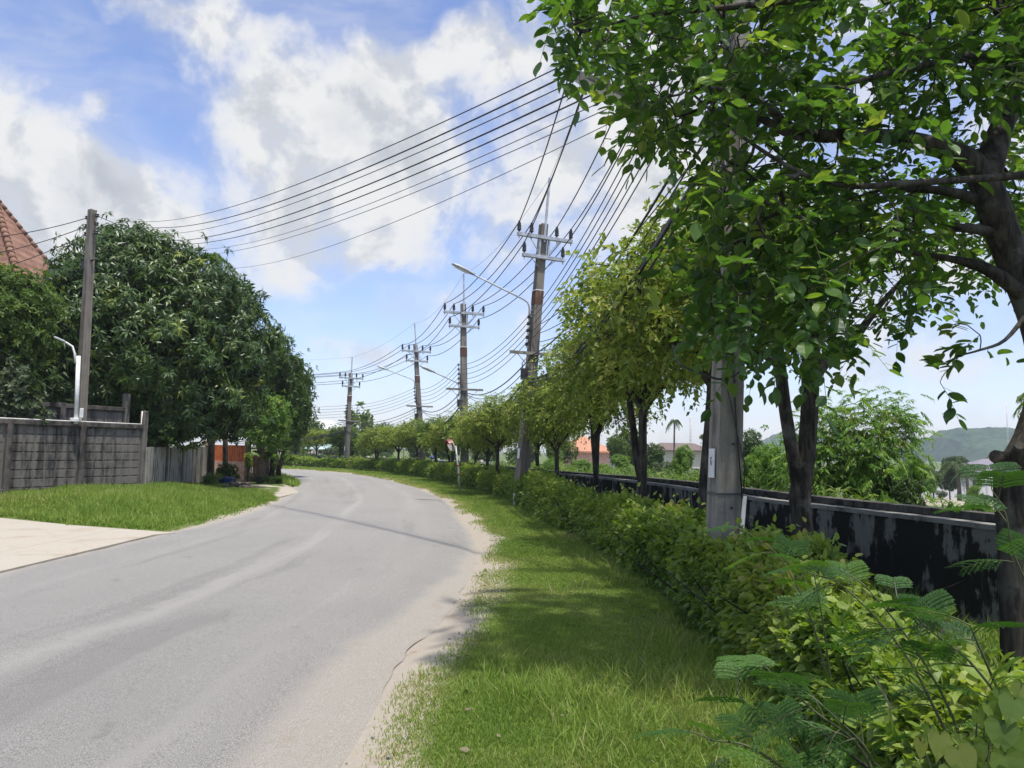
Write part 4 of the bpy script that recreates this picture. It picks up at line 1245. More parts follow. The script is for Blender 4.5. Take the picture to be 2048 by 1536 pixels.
def wood_mesh(wood, name, mat):
    me = bpy.data.meshes.new(name); me.from_pydata(wood.v, [], wood.f); me.update()
    me.polygons.foreach_set('use_smooth', np.array(wood.sm, dtype=bool)); me.materials.append(MATS[mat]); return me
protos = []
for k, (th_, top_, rd_, fk, mt) in enumerate([(2.15, 4.3, 1.75, False, 'pradu_yellow_leaf'), (2.0, 4.1, 1.6, True, 'pradu_yellow_leaf'), (1.9, 3.9, 1.5, False, 'pradu_yellow_leaf'), (2.0, 4.0, 1.6, False, 'mid_leaf')]):
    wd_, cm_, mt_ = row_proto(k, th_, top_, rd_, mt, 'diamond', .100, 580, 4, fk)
    wm_ = wood_mesh(wd_, 'trunk', 'bark'); cm_.materials.append(MATS[mt_])
    protos.append((wm_, cm_))
def put_tree(proto, base, scl, rz, label, name='street_tree', group='trees in a row between hedge and wall', cat='tree'):
    e = empty(name, base, label, cat, group)
    e.scale = (scl[0], scl[0], scl[1]) if hasattr(scl, '__len__') else (scl,) * 3
    e.rotation_euler = (0, 0, rz)
    for me, nm in zip(proto, ('trunk', 'crown')):
        o = bpy.data.objects.new(nm, me); COL.objects.link(o); o.parent = e
    return e
def hill_base(px, D, z=0.0):
    p = P(px, 900, D); return np.array([p[0], p[1], z])
ROW = [(1402, 12.4, (1.22, 1.38), 0, 'tree with rough leaning trunk just left of the nearest power pole'),
       (1286, 15.6, (1.16, 1.38), 1, 'straight dark trunk tree, first in the row left of the nearest pole'),
       (1191, 19.0, (.92, 1.14), 1, 'slim forked trunk tree in front of the orange roofed house'),
       (1116, 22.0, (.86, .96), 2, 'slightly leaning tree just right of the tall leaning power pole'),
       (1079, 24.5, (.82, .86), 0, 'tree half hidden by the base of the tall leaning power pole'),
       (997, 27.5, (.92, .82), 0, 'dark double trunk tree left of the leaning power pole'),
       (972, 31.0, (.88, .80), 2, 'thin tree between the round mirror and the double trunk tree'),
       (948, 34.5, (.85, .78), 3, 'leafy tree standing behind the post of the round mirror'),
       (905, 38.0, (.95, .82), 1, 'tree whose crown frames the round traffic mirror'),
       (876, 42.5, (.95, .80), 3, 'darker tree beside the fourth slender power pole'),
       (835, 46.0, (.95, .78), 0, 'tree over the middle of the blue water pipe'),
       (797, 49.5, (.95, .78), 2, 'small tree in front of the elbow of the blue pipe'),
       (756, 53.0, (.95, .76), 1, 'small round tree standing alone on the verge right of the farthest pole'),
       (683, 60.0, (.95, .82), 3, 'small dark tree just left of the farthest power pole'),
       (634, 63.5, (.9, .78), 2, 'small pale tree in front of the teal roof on the bend'),
       (592, 65.5, (.9, .82), 0, 'yellowish tree near the end of the visible bend')]
rz_ = [.4, 2.2, 4.0, 1.1, 3.0, 5.2, .2, 1.7, 2.9, 4.4, 5.5, .9, 2.5, 3.6, 1.4, 5.0]
for (px, D, scl, k, lab), rz in zip(ROW, rz_):
    put_tree(protos[k], hill_base(px, D), scl, rz, lab)

# ---------------------------------------------------------------- dense domed trees on the left
def dome_tree(name, base, label, blobs, limbs, ntg, rep, leaf, mat, cat='tree', wood_mat='bark', jit=.22, tb=.45):
    e = empty(name, base, label, cat)
    blw = np.array([(*(P(x, y, d) - base), rx, ry, rz) for x, y, d, rx, ry, rz in blobs])
    sk = [([(np.array(q) if len(q) == 3 and not isinstance(q, list) else P(*q) - base) for q in pts], rad) for pts, rad in limbs]
    tg = blob_points(blw, ntg, .85)
    wood, tips, dirs = grow(sk, tg, .006, .12, .02, .45, .06)
    wood.build('trunk', wood_mat, e)
    parts = []
    n, L, W, kind, droop = leaf
    for k in range(rep):
        t_ = tips + rng.normal(size=tips.shape) * (jit if k else .05)
        j = (np.linalg.norm(t_[:, None] - blw[None, :, :3], axis=2) / blw[None, :, 3]).argmin(1)
        o_ = unit((t_ - blw[j, :3]) / blw[j, 3:]) + np.array([0, 0, .25]) + rng.normal(size=t_.shape) * .25
        parts.append(whorl(t_, o_, n, L, W, kind, droop, tb, .22))
    link_mesh('crown', leaf_mesh('crown', parts), mat, e)
    return e
mb0 = P(298, 900, 28.0); mb0[2] = .1
mq = lambda x, y, d: tuple(P(x, y, d) - mb0)
dome_tree('mango_tree', mb0, 'huge dome shaped dark green mango tree behind the left walls',
  [(250, 560, 26, 2.2, 2, 1.85), (170, 655, 24.8, 1.9, 1.8, 1.8), (370, 610, 26.5, 2.0, 2, 1.8), (290, 690, 24.8, 2.3, 1.8, 1.9), (430, 700, 27, 1.75, 1.8, 1.9), (60, 690, 24.3, 1.7, 1.5, 1.8), (180, 760, 24.6, 1.9, 1.4, 1.2),
   (350, 800, 26, 2.3, 1.6, 1.3), (460, 790, 28.5, 1.3, 1.4, 1.5), (490, 680, 29, 1.1, 1.2, 1.4), (420, 835, 28, 1.2, 1.2, .6), (255, 500, 26.5, 1.25, 1.2, .85), (320, 520, 27, 1.3, 1.2, .8), (140, 620, 25.5, 1.3, 1.2, .85), (200, 820, 25.8, 2.2, 1.0, .7), (495, 620, 29.5, .55, .7, .5), (440, 585, 28, 1.1, .9, .8), (230, 850, 26.5, 2.4, 1.0, .5), (90, 800, 25.5, 1.6, 1.0, .8)],
  [([(0, 0, -.4), (0, 0, .3), (.1, 0, 1.2), (.1, .1, 2.2), (-.3, 0, 4.0), mq(270, 560, 26.5)], [.34, .28, .24, .22, .16, .05]),
   ([(.1, .05, 1.6), (-1.0, -.6, 2.6), mq(200, 720, 25.5), mq(130, 620, 25.2)], [.17, .13, .09, .03]),
   ([(.1, .05, 1.9), (.8, .2, 3.0), mq(420, 720, 27), mq(440, 640, 27.5)], [.16, .12, .08, .03]),
   ([(.1, .05, 2.2), (-.2, -.9, 3.2), mq(300, 690, 25.2)], [.13, .1, .05])], 2000, 5, (11, .31, .076, 'lance', .42), 'mango_leaf')
def simple_dome(name, px, D, label, blobs, ntg, rep, leaf, mat, cat='tree', tb=.45, top=3.0):
    b0 = P(px, 900, D); b0[2] = float(hz(b0[:1], b0[1:2])[0])
    c = np.mean([P(x, y, d) for x, y, d, *_ in blobs], 0) - b0
    limbs = [([(0, 0, -.3), (0, 0, .1), tuple(c * .25 + np.array([.05, 0, 0])), tuple(c * .6), tuple(c)], [.16, .13, .11, .09, .03])]
    for x, y, d, *_ in blobs[:3]:
        q = P(x, y, d) - b0; limbs.append(([tuple(c * .5), tuple(c * .4 + q * .45), tuple(q)], [.08, .05, .02]))
    return dome_tree(name, b0, label, blobs, limbs, ntg, rep, leaf, mat, cat, tb=tb)
simple_dome('dark_tree', 545, 36, 'second big dark tree to the right of the mango dome', [(520, 720, 34, 1.3, 1.3, 1.1), (560, 740, 35, 1.0, 1.2, 1.0), (545, 790, 35, 1.5, 1.2, 1.1), (575, 810, 36, .95, 1.1, .9), (530, 850, 35, 1.4, 1.1, .8), (560, 865, 36, .9, 1.0, .7), (545, 690, 35, .8, .9, .6)], 620, 5, (8, .20, .075, 'diamond', .3), 'dark_leaf')
simple_dome('dark_tree', 556, 40, 'dark tree at the right end of the leafy mass, above the bend', [(590, 760, 40, .75, 1, .9), (580, 800, 39.5, .95, 1, .9), (596, 830, 40, .6, .9, .8), (575, 850, 40, .9, .9, .7), (598, 780, 40, .5, .7, .6)], 380, 5, (8, .20, .08, 'diamond', .3), 'dark_leaf')
simple_dome('light_tree', 560, 37, 'bright green tree with soft foliage between the gate and the dark trees', [(550, 815, 32.5, .45, .5, .4), (535, 835, 32.5, .6, .5, .45), (560, 845, 32.8, .35, .5, .4), (525, 865, 32.5, .55, .5, .4), (545, 880, 33, .5, .5, .4)], 260, 4, (9, .15, .05, 'lance', .35), 'bright_leaf')
simple_dome('side_tree', -40, 20.6, 'mid green tree at the left edge in front of the mango', [(40, 600, 20.8, .8, .8, .7), (-20, 605, 20.6, 1.0, .8, .9), (70, 610, 20.9, .55, .6, .6), (20, 650, 20.6, .85, .8, .7), (55, 690, 20.8, .5, .5, .5), (-60, 680, 20.5, .9, .8, .9), (10, 575, 20.8, .5, .6, .4)], 520, 4, (9, .15, .055, 'hex', .2), 'mid_leaf', tb=.4)
simple_dome('bush', -20, 20.3, 'greyish green bush leaning over the panel wall at the left edge', [(15, 760, 20.2, .55, .5, .5), (-40, 770, 20.2, .7, .6, .7), (45, 800, 20.2, .40, .4, .28), (70, 815, 20.2, .22, .25, .18), (10, 810, 20.2, .5, .45, .4), (-30, 720, 20.3, .5, .5, .4)], 330, 4, (9, .12, .06, 'hex', .15), 'grey_leaf', 'bush')

simple_dome('bush', 314, 26.6, 'small dark leafed bush above the plank wall', [(325, 858, 25, .48, .4, .36), (300, 866, 25, .3, .3, .25), (348, 848, 25.2, .25, .3, .25)], 150, 4, (8, .12, .05, 'diamond', .25), 'dark_leaf', 'bush')
# ---------------------------------------------------------------- generic bushes and far trees
def bush_proto(name, nblob, ntips, leaf, mat, form='round', wood_mat='bark', stem_h=.25):
    """unit plant: 1 wide radius, height 2 (z 0..2)"""
    bl = []
    for k in range(nblob):
        th = rng.uniform(0, 2 * math.pi); rr = rng.uniform(.1, .62)
        if form == 'round': z = rng.uniform(.55, 1.6); s_ = rng.uniform(.3, .48)
        elif form == 'tall': rr *= .6; z = rng.uniform(.3, 1.75); s_ = rng.uniform(.22, .4)
        elif form == 'cone': z = rng.uniform(.3, 1.9); rr *= (2.05 - z) * .55; s_ = .10 + (2 - z) * .2
        elif form == 'low': z = rng.uniform(.3, 1.2); s_ = rng.uniform(.3, .5)
        elif form == 'umbrella': z = rng.uniform(1.3, 1.7); s_ = rng.uniform(.28, .42); rr *= 1.2
        bl.append((math.cos(th) * rr, math.sin(th) * rr, z, s_, s_, s_ * (.85 if form != 'umbrella' else .5)))
    sk = [([(0, 0, -.15), (0, 0, 0), (.03, .02, stem_h), (.05, 0, stem_h + .5), (0, .03, 1.4 if form != 'cone' else 1.8)], [.06, .05, .045, .035, .01])]
    tips = blob_points(bl, ntips, .8)
    bc = np.array(bl)
    j = (np.linalg.norm(tips[:, None] - bc[None, :, :3], axis=2) / bc[None, :, 3]).argmin(1)
    o_ = unit((tips - bc[j, :3]) / bc[j, 3:]) + np.array([0, 0, .3]) + rng.normal(size=tips.shape) * .35
    wood, _, _ = grow(sk, tips[:min(160, ntips)], .006, .12, .05, .45, .03)
    n, L, W, kind, droop = leaf
    cm_ = leaf_mesh('crown', [whorl(tips, o_, n, L, W, kind, droop, .45, .24)])
    cm_.materials.append(MATS[mat])
    return wood_mesh(wood, 'trunk', wood_mat), cm_
BP = {
 'round_dark': bush_proto('a', 12, 900, (7, .115, .05, 'diamond', .25), 'dark_leaf'),
 'round_mid': bush_proto('b', 12, 800, (7, .12, .055, 'diamond', .25), 'mid_leaf'),
 'round_bright': bush_proto('c', 11, 650, (8, .15, .05, 'lance', .35), 'bright_leaf'),
 'tall_mid': bush_proto('d', 13, 700, (7, .11, .05, 'diamond', .2), 'mid_leaf', 'tall'),
 'airy': bush_proto('f', 9, 130, (9, .17, .075, 'hex', .15), 'mid_leaf', 'tall'),
 'conifer': bush_proto('g', 16, 800, (6, .09, .03, 'diamond', .4), 'dark_leaf', 'cone'),
 'low_grey': bush_proto('h', 11, 650, (7, .13, .05, 'diamond', .2), 'grey_leaf', 'low'),
 'umbrella': bush_proto('i', 11, 700, (7, .085, .045, 'diamond', .1), 'dark_leaf', 'umbrella'),
 'broad': bush_proto('j', 8, 90, (7, .42, .16, 'hex', .25), 'bright_leaf', 'low'),
 'yellow': bush_proto('k', 9, 320, (8, .18, .085, 'hex', .45), 'yellow_leaf', 'tall'),
 'cane': bush_proto('l', 9, 260, (9, .46, .035, 'lance', .45), 'bright_leaf', 'tall'),
 'canegrey': bush_proto('m', 9, 260, (9, .40, .04, 'lance', .3), 'grey_leaf', 'tall'),
 'mangoish': bush_proto('o', 9, 240, (10, .26, .065, 'lance', .45), 'dark_leaf', 'round'),
}
def plant(kind, x0, x1, ytop, ybot_or_z, D, label, name='shrub', cat='shrub', group=None, rz=None, zbase=None, depth=None):
    """plant whose crown spans x0..x1 in the photo, top at ytop, standing on the ground D metres ahead"""
    c = P((x0 + x1) / 2, 900, D)
    zb = float(hz(np.array([c[0]]), np.array([c[1]]))[0]) if zbase is None else zbase
    ztop = P((x0 + x1) / 2, ytop, D)[2]
    sw = (x1 - x0) / FPX * D / 2 / .95
    H = max(.2, ztop - zb); sz = H / 1.98
    e = put_tree(BP[kind], (c[0], c[1], zb), 1.0, rng.uniform(0, 6.28) if rz is None else rz, label, name, group, cat)
    cz = min(sz, 1.35 * sw)
    for ch in e.children:
        if ch.name.startswith('crown'): ch.scale = (sw, sw, cz); ch.location = (0, 0, H - 1.98 * cz)
        else: ch.scale = (sw, sw, sz)
    return e
far = 'trees beyond the bend and the field'
FAR = [
 ('airy', 645, 770, 800, 72, 'tall airy tree with round leaf clumps right behind the farthest pole', 'tree'),
 ('round_dark', 690, 760, 832, 82, 'dense dark tree right of the airy tree behind the farthest pole', 'tree'),
 ('round_dark', 735, 800, 838, 86, 'dark spreading tree between the farthest and fourth poles', 'tree'),
 ('conifer', 765, 800, 842, 95, 'dark pointed tree left of the fourth slender pole', 'tree'),
 ('conifer', 793, 822, 836, 96, 'dark pointed tree closest to the fourth slender pole', 'tree'),
 ('round_dark', 800, 860, 850, 90, 'dark crown behind the fourth slender pole', 'tree'),
 ('conifer', 866, 892, 826, 98, 'narrow dark treetop left of the upright third pole', 'tree'),
 ('round_dark', 840, 925, 846, 92, 'wide dark crown behind the foot of the third pole', 'tree'),
 ('round_mid', 590, 650, 826, 84, 'mid green crown left of the white building on the bend', 'tree'),
 ('round_mid', 625, 680, 848, 92, 'loose crowned tree in front of the white building', 'tree'),
 ('round_mid', 655, 720, 858, 78, 'rounded tree low behind the farthest pole', 'tree'),
 ('round_mid', 575, 625, 872, 74, 'pale bushy tree beside the big dark trees at the bend', 'tree'),
 ('tall_mid', 555, 600, 862, 72, 'tall leafy bush tucked beside the dark trees at the bend', 'tree'),
 ('round_dark', 1195, 1290, 845, 62, 'dark round tree right of the orange roofed house', 'tree'),
 ('round_mid', 1210, 1262, 862, 60, 'mid green tree touching the orange roof', 'tree'),
 ('round_dark', 1090, 1165, 850, 70, 'dark tree left of the orange roofed house', 'tree'),
 ('round_dark', 1268, 1340, 880, 48, 'large dark bush left of the long dark roof', 'tree'),
 ('round_mid', 1320, 1400, 895, 42, 'round bush below the long dark roof', 'tree'),
 ('umbrella', 1395, 1425, 862, 60, 'small dark tree showing beside the nearest pole', 'tree'),
 ('round_dark', 1468, 1545, 850, 40, 'dark treetop seen between the pole and the forked trunk', 'tree'),
 ('round_dark', 1870, 1925, 918, 80, 'dark tree left of the grey roofed house', 'tree'),
 ('umbrella', 1878, 1945, 905, 110, 'wide flat crowned tree behind the grey roofed house', 'tree'),
 ('round_dark', 1836, 1890, 922, 76, 'dark rounded tree between the feathery tree and the grey house', 'tree'),
 ('round_mid', 1965, 1995, 910, 105, 'brownish green tree above the grey roof', 'tree'),
 ('round_dark', 2000, 2090, 925, 98, 'dark tree behind the right end of the grey house', 'tree'),
 ('round_dark', 1000, 1090, 862, 78, 'dark crowns far behind the double trunk tree', 'tree'),
 ('round_dark', 930, 1010, 856, 84, 'dark tree far behind the round mirror', 'tree'),
 ('round_mid', 1080, 1140, 868, 66, 'mid green tree far behind the leaning pole', 'tree')]
for kd, x0, x1, yt, D, lab, cat in FAR:
    plant(kd, x0, x1, yt, 0, D, lab, 'far_tree', cat, far)
MIDS = [
 ('round_bright', 1478, 1560, 880, 24, 'bright green bush between the nearest pole and the forked trunk'),
 ('cane', 1500, 1600, 862, 22, 'tall cane like plant with arching narrow leaves left of the forked trunk'),
 ('round_bright', 1470, 1530, 905, 21, 'yellow green bush right of the nearest pole'),
 ('round_mid', 1560, 1660, 905, 20, 'mid green bush behind the forked trunk'),
 ('cane', 1078, 1120, 905, 38, 'long leaved clump behind the wall near the leaning pole'),
 ('round_bright', 1120, 1185, 915, 40, 'bright leafy bush below the orange roofed house'),
 ('cane', 1175, 1240, 918, 38, 'arching leafy clump right of the slim forked tree'),
 ('round_bright', 1215, 1275, 905, 44, 'bright bush between two dark trunks behind the wall'),
 ('low_grey', 1290, 1345, 905, 34, 'grey green bush right of the straight dark trunk'),
 ('round_bright', 1340, 1395, 885, 30, 'bright feathery bush left of the rough leaning trunk'),
 ('cane', 1310, 1390, 945, 24, 'low arching plants close behind the wall'),
 ('cane', 1240, 1310, 940, 27, 'low arching plants beside the straight dark trunk'),
 ('mangoish', 1730, 1800, 915, 17.5, 'dark leafed shrub under the feathery tree'),
 ('mangoish', 1775, 1850, 935, 16.0, 'long leaved shrub at the right foot of the feathery tree'),
 ('mangoish', 1815, 1860, 905, 19, 'pale tipped long leaved shrub right of the feathery tree'),
 ('round_dark', 1650, 1740, 930, 18, 'dark shrub at the foot of the feathery tree'),
 ('broad', 1735, 1825, 972, 13.2, 'broad leaved plant growing over the channel wall'),
 ('broad', 1870, 1935, 985, 12.0, 'broad leaved plant in front of the white fence'),
 ('broad', 1925, 2000, 965, 10.5, 'broad leaved plant left of the cut trunk knob'),
 ('cane', 1925, 1965, 962, 40, 'small palm like plant before the white fence'),
 ('low_grey', 1868, 1892, 975, 52, 'small dark bush at the left of the white fence'),
 ('round_mid', 1600, 1700, 930, 27, 'mid green bush deep behind the feathery tree, left part'),
 ('round_bright', 1690, 1790, 915, 28, 'bright bush deep behind the feathery tree, right part'),
 ('round_dark', 1760, 1850, 925, 33, 'dark bush behind the long leaved shrub'),
 ('round_mid', 1520, 1620, 912, 32, 'mid green bush between the two stems of the forked trunk'),
 ('round_bright', 1850, 1880, 950, 40, 'bright bush left of the white fence')]
for kd, x0, x1, yt, D, lab in MIDS:
    plant(kd, x0, x1, yt, 0, D, lab, 'shrub', 'shrub', 'shrubs behind the black wall')
# bend: thin growth behind the far hedge
for k, (kd, x0, x1, yt, D, lab) in enumerate([('canegrey', 560, 610, 880, 70, 'pale wispy shrub at the left end of the far hedge'), ('low_grey', 600, 650, 898, 70, 'grey green growth behind the far hedge, left part'), ('canegrey', 640, 690, 895, 71, 'wispy pale growth behind the far hedge, middle'),
     ('low_grey', 700, 750, 912, 64, 'grey green bush right of the farthest pole'), ('round_mid', 715, 745, 890, 66, 'leafy bush hugging the farthest pole'), ('canegrey', 745, 790, 905, 68, 'wispy growth left of the blue pipe'), ('low_grey', 650, 700, 905, 72, 'grey green growth behind the farthest pole')]):
    plant(kd, x0, x1, yt, 0, D, lab, 'shrub', 'shrub', 'shrubs on the bend')
# left side
LEFTS = [
 ('yellow', 482, 512, 893, 33.5, 'yellow green creeper climbing beside the gate post', 'creeper', 'creeper'),
 ('yellow', 508, 536, 872, 35, 'yellow green spiky plant above the beige fence', 'garden_plant', 'plant'),
 ('tall_mid', 522, 556, 878, 34.5, 'loose green shrub at the end of the beige fence', 'shrub', 'shrub'),
 ('tall_mid', 536, 562, 905, 34, 'thin shrub nearest to the road by the gate', 'shrub', 'shrub'),
 ('mangoish', 425, 485, 915, 30, 'dark potted shrub in front of the pink wall', 'shrub', 'shrub'),
 ('cane', 395, 455, 940, 28.5, 'dark clump of strap leaves at the end of the plank wall', 'strap_plant', 'plant'),
 ('broad', 325, 385, 965, 24.6, 'large leaved plant at the foot of the plank wall', 'leafy_plant', 'plant'),
 ('broad', 370, 420, 968, 25.2, 'second large leaved plant at the foot of the plank wall', 'leafy_plant', 'plant'),
 ('broad', 480, 515, 972, 26.5, 'low dark leaved plant beside the rubble heap', 'leafy_plant', 'plant'),
 ('low_grey', 500, 545, 948, 33, 'low green plants along the beige fence', 'shrub', 'shrub'),
 ('broad', 540, 572, 950, 33.5, 'low broad leaved plant on the grass tip by the drive', 'leafy_plant', 'plant')]
for kd, x0, x1, yt, D, lab, nm, cat in LEFTS:
    plant(kd, x0, x1, yt, 0, D, lab, nm, cat, None)

# ---------------------------------------------------------------- palms
def palm(base, top, nf, FL, label, droop=.9, name='palm_tree', leaf='mid_leaf', rt=.13, dirs=None, up=.55):
    base = np.array(base, float); top = np.array(top, float)
    e = empty(name, base, label, 'palm')
    t = top - base
    MB().tube([(0, 0, -.3), t * .3 + np.array([.05, 0, 0]), t * .7, t], [rt * 1.25, rt, rt * .9, rt * .8], 8).build('trunk', 'pale_bark', e)
    rb = MB(); B, D, N, L = [], [], [], []
    for k in range(nf):
        th = 2 * math.pi * k / nf * 2.4 if dirs is None else dirs[k]
        el_ = up + rng.uniform(-.5, .45)
        h = np.array([math.cos(th), math.sin(th), 0])
        pts = []
        for s_ in np.linspace(0, 1, 9):
            pts.append(t + h * FL * (s_ * math.cos(el_) * (1 - .12 * s_)) + Z3 * FL * (s_ * math.sin(el_) - droop * s_ * s_))
        pts = np.array(pts)
        rb.tube(pts, list(np.linspace(.022, .006, 9)), 4, cap=False)
        sd_ = unit(np.cross(h, Z3))
        for s_ in np.linspace(.12, 1, 30):
            p = np.array([np.interp(s_, np.linspace(0, 1, 9), pts[:, c]) for c in range(3)])
            p2 = np.array([np.interp(min(1, s_ + .05), np.linspace(0, 1, 9), pts[:, c]) for c in range(3)])
            tn = unit(p2 - p) if s_ < .96 else unit(pts[-1] - pts[-2])
            for sg in (-1, 1):
                B.append(p); D.append(tn * .55 + sd_ * sg * .85 - Z3 * .3 + rng.normal(size=3) * .08); N.append(Z3 + rng.normal(size=3) * .2); L.append(FL * .27 * math.sin(math.pi * (.12 + .80 * s_)) + .05)
    rb.build('rachis', 'twig', e)
    L = np.array(L)
    A = leaves_arrays('lance', np.array(B), np.array(D), np.array(N), L, np.full(len(L), FL * .018 + .012), np.clip(rng.normal(.5, .2, len(L)), 0, 1))
    link_mesh('crown', leaf_mesh('crown', [A]), leaf, e)
    return e
g = P(2125, 900, 15); palm((g[0], g[1], 0), P(2122, 810, 15), 11, 1.35, 'palm whose frond tips reach in at the right edge', .7, leaf='mid_leaf', rt=.11)
g = P(1916, 900, 78); palm((g[0], g[1], -2.6), P(1914, 930, 78), 14, 2.6, 'round headed palm left of the grey roofed house', 1.0, leaf='dark_leaf', rt=.2)
g = P(1932, 900, 76); palm((g[0], g[1], -2.6), P(1934, 948, 76), 12, 1.9, 'smaller palm at the corner of the grey roofed house', 1.0, leaf='dark_leaf', rt=.16)
g = P(425, 900, 31); palm((g[0], g[1], 0), P(424, 520, 31), 11, 1.0, 'palm top poking out above the mango dome', .8, leaf='bright_leaf', rt=.12, up=.9)
g = P(455, 900, 32); palm((g[0], g[1], 0), P(440, 555, 32), 9, .85, 'second palm top just beside the mango dome', .8, leaf='mid_leaf', rt=.1, up=.9)
g = P(1347, 900, 70); palm((g[0], g[1], -1.8), P(1349, 842, 70), 12, 1.0, 'small palm on a thin stem seen above the long dark roof', 1.1, leaf='dark_leaf', rt=.09)

# ---------------------------------------------------------------- feathery tree behind the wall
fb = P(1705, 900, 18); fb[2] = 0
e = empty('feathery_tree', fb, 'feathery bright tree with hanging yellow green pods behind the black wall', 'tree')
blw = [(*(P(x, y, d) - fb), rx, ry, rz) for x, y, d, rx, ry, rz in [(1655, 860, 18, .7, .7, .55), (1720, 845, 18, .75, .7, .55), (1785, 855, 18.2, .55, .6, .5), (1690, 915, 17.6, .85, .7, .6), (1770, 905, 18, .7, .7, .5), (1635, 930, 18.2, .6, .6, .6), (1700, 965, 17.8, .8, .6, .4), (1800, 840, 18.3, .35, .4, .35)]]
sk = [([(0, 0, -.3), (0, 0, .1), (.05, 0, .8), (.1, 0, 1.5), (.2, 0, 2.0)], [.07, .06, .05, .04, .015]), ([(.03, 0, .4), (-.4, .1, 1.0), (-.6, .1, 1.7)], [.04, .03, .012]), ([(.05, 0, .6), (.5, .1, 1.1), (.8, 0, 1.9)], [.04, .03, .012])]
tg = blob_points(blw, 330, .6)
wood, tips, dirs = grow(sk, tg, .004, .12, .04, .45, .03)
wood.build('trunk', 'bark', e)
def feather(tips, dirs, npair, FL, PL, PW, kind='lance', droop=.5, tb=.5, rise=.25, spread=.4):
    K = len(tips)
    d0 = unit(dirs * .7 + rng.normal(size=(K, 3)) * spread + np.array([0, 0, rise]))
    S = unit(np.cross(d0, np.array([0, 0, 1.]) + rng.normal(size=(K, 3)) * .2))
    B, D, N, T, L = [], [], [], [], []
    tt = np.clip(rng.normal(tb, .22, K), 0, 1)
    for j in range(npair):
        t = .25 + .75 * (j + .5) / npair
        b = tips + FL * (d0 * t - np.array([0, 0, 1.]) * droop * t * t)
        for s in (-1, 1):
            B.append(b); D.append(d0 * (.35 + .3 * t) + S * s * .8 - np.array([0, 0, .2 + droop * .5 * t]) + rng.normal(size=(K, 3)) * .08)
            N.append(np.array([0, 0, 1.]) + rng.normal(size=(K, 3)) * .25); T.append(np.clip(tt + rng.normal(0, .08, K), 0, 1)); L.append(np.full(K, PL * (1 - .25 * abs(t - .6))))
    B, D, N, T, L = map(np.concatenate, (B, D, N, T, L))
    return leaves_arrays(kind, B, D, N, L, np.full(len(L), PW), T)
link_mesh('crown', leaf_mesh('crown', [feather(np.vstack([tips + rng.normal(size=tips.shape) * .13 * k for k in range(4)]), np.vstack([dirs] * 4), 8, .34, .15, .032)]), 'bright_leaf', e)
for px, py in [(1706, 840), (1735, 872), (1757, 868), (1700, 898), (1770, 838), (1788, 845), (1690, 905), (1728, 898), (1752, 880), (1800, 892), (1712, 848), (1665, 890), (1685, 850)]:
    c = P(px, py - 12, 17.2) - fb
    Bp = c + rng.normal(size=(9, 3)) * .05; Dp = np.array([0, 0, -1.]) + rng.normal(size=(9, 3)) * .22
    pb_ = MB()
    for q in range(9): pb_.tube([c, Bp[q] + Dp[q] * .02], .003, 3, cap=False)
    link_mesh('pod_cluster', merge_tri([leaves_arrays('lance', Bp, Dp, rnd_unit(9), rng.uniform(.16, .28, 9), np.full(9, .024), rng.uniform(0, 1, 9))], pb_, 'pod_cluster', ('yellow_leaf', 'twig')), None, e)

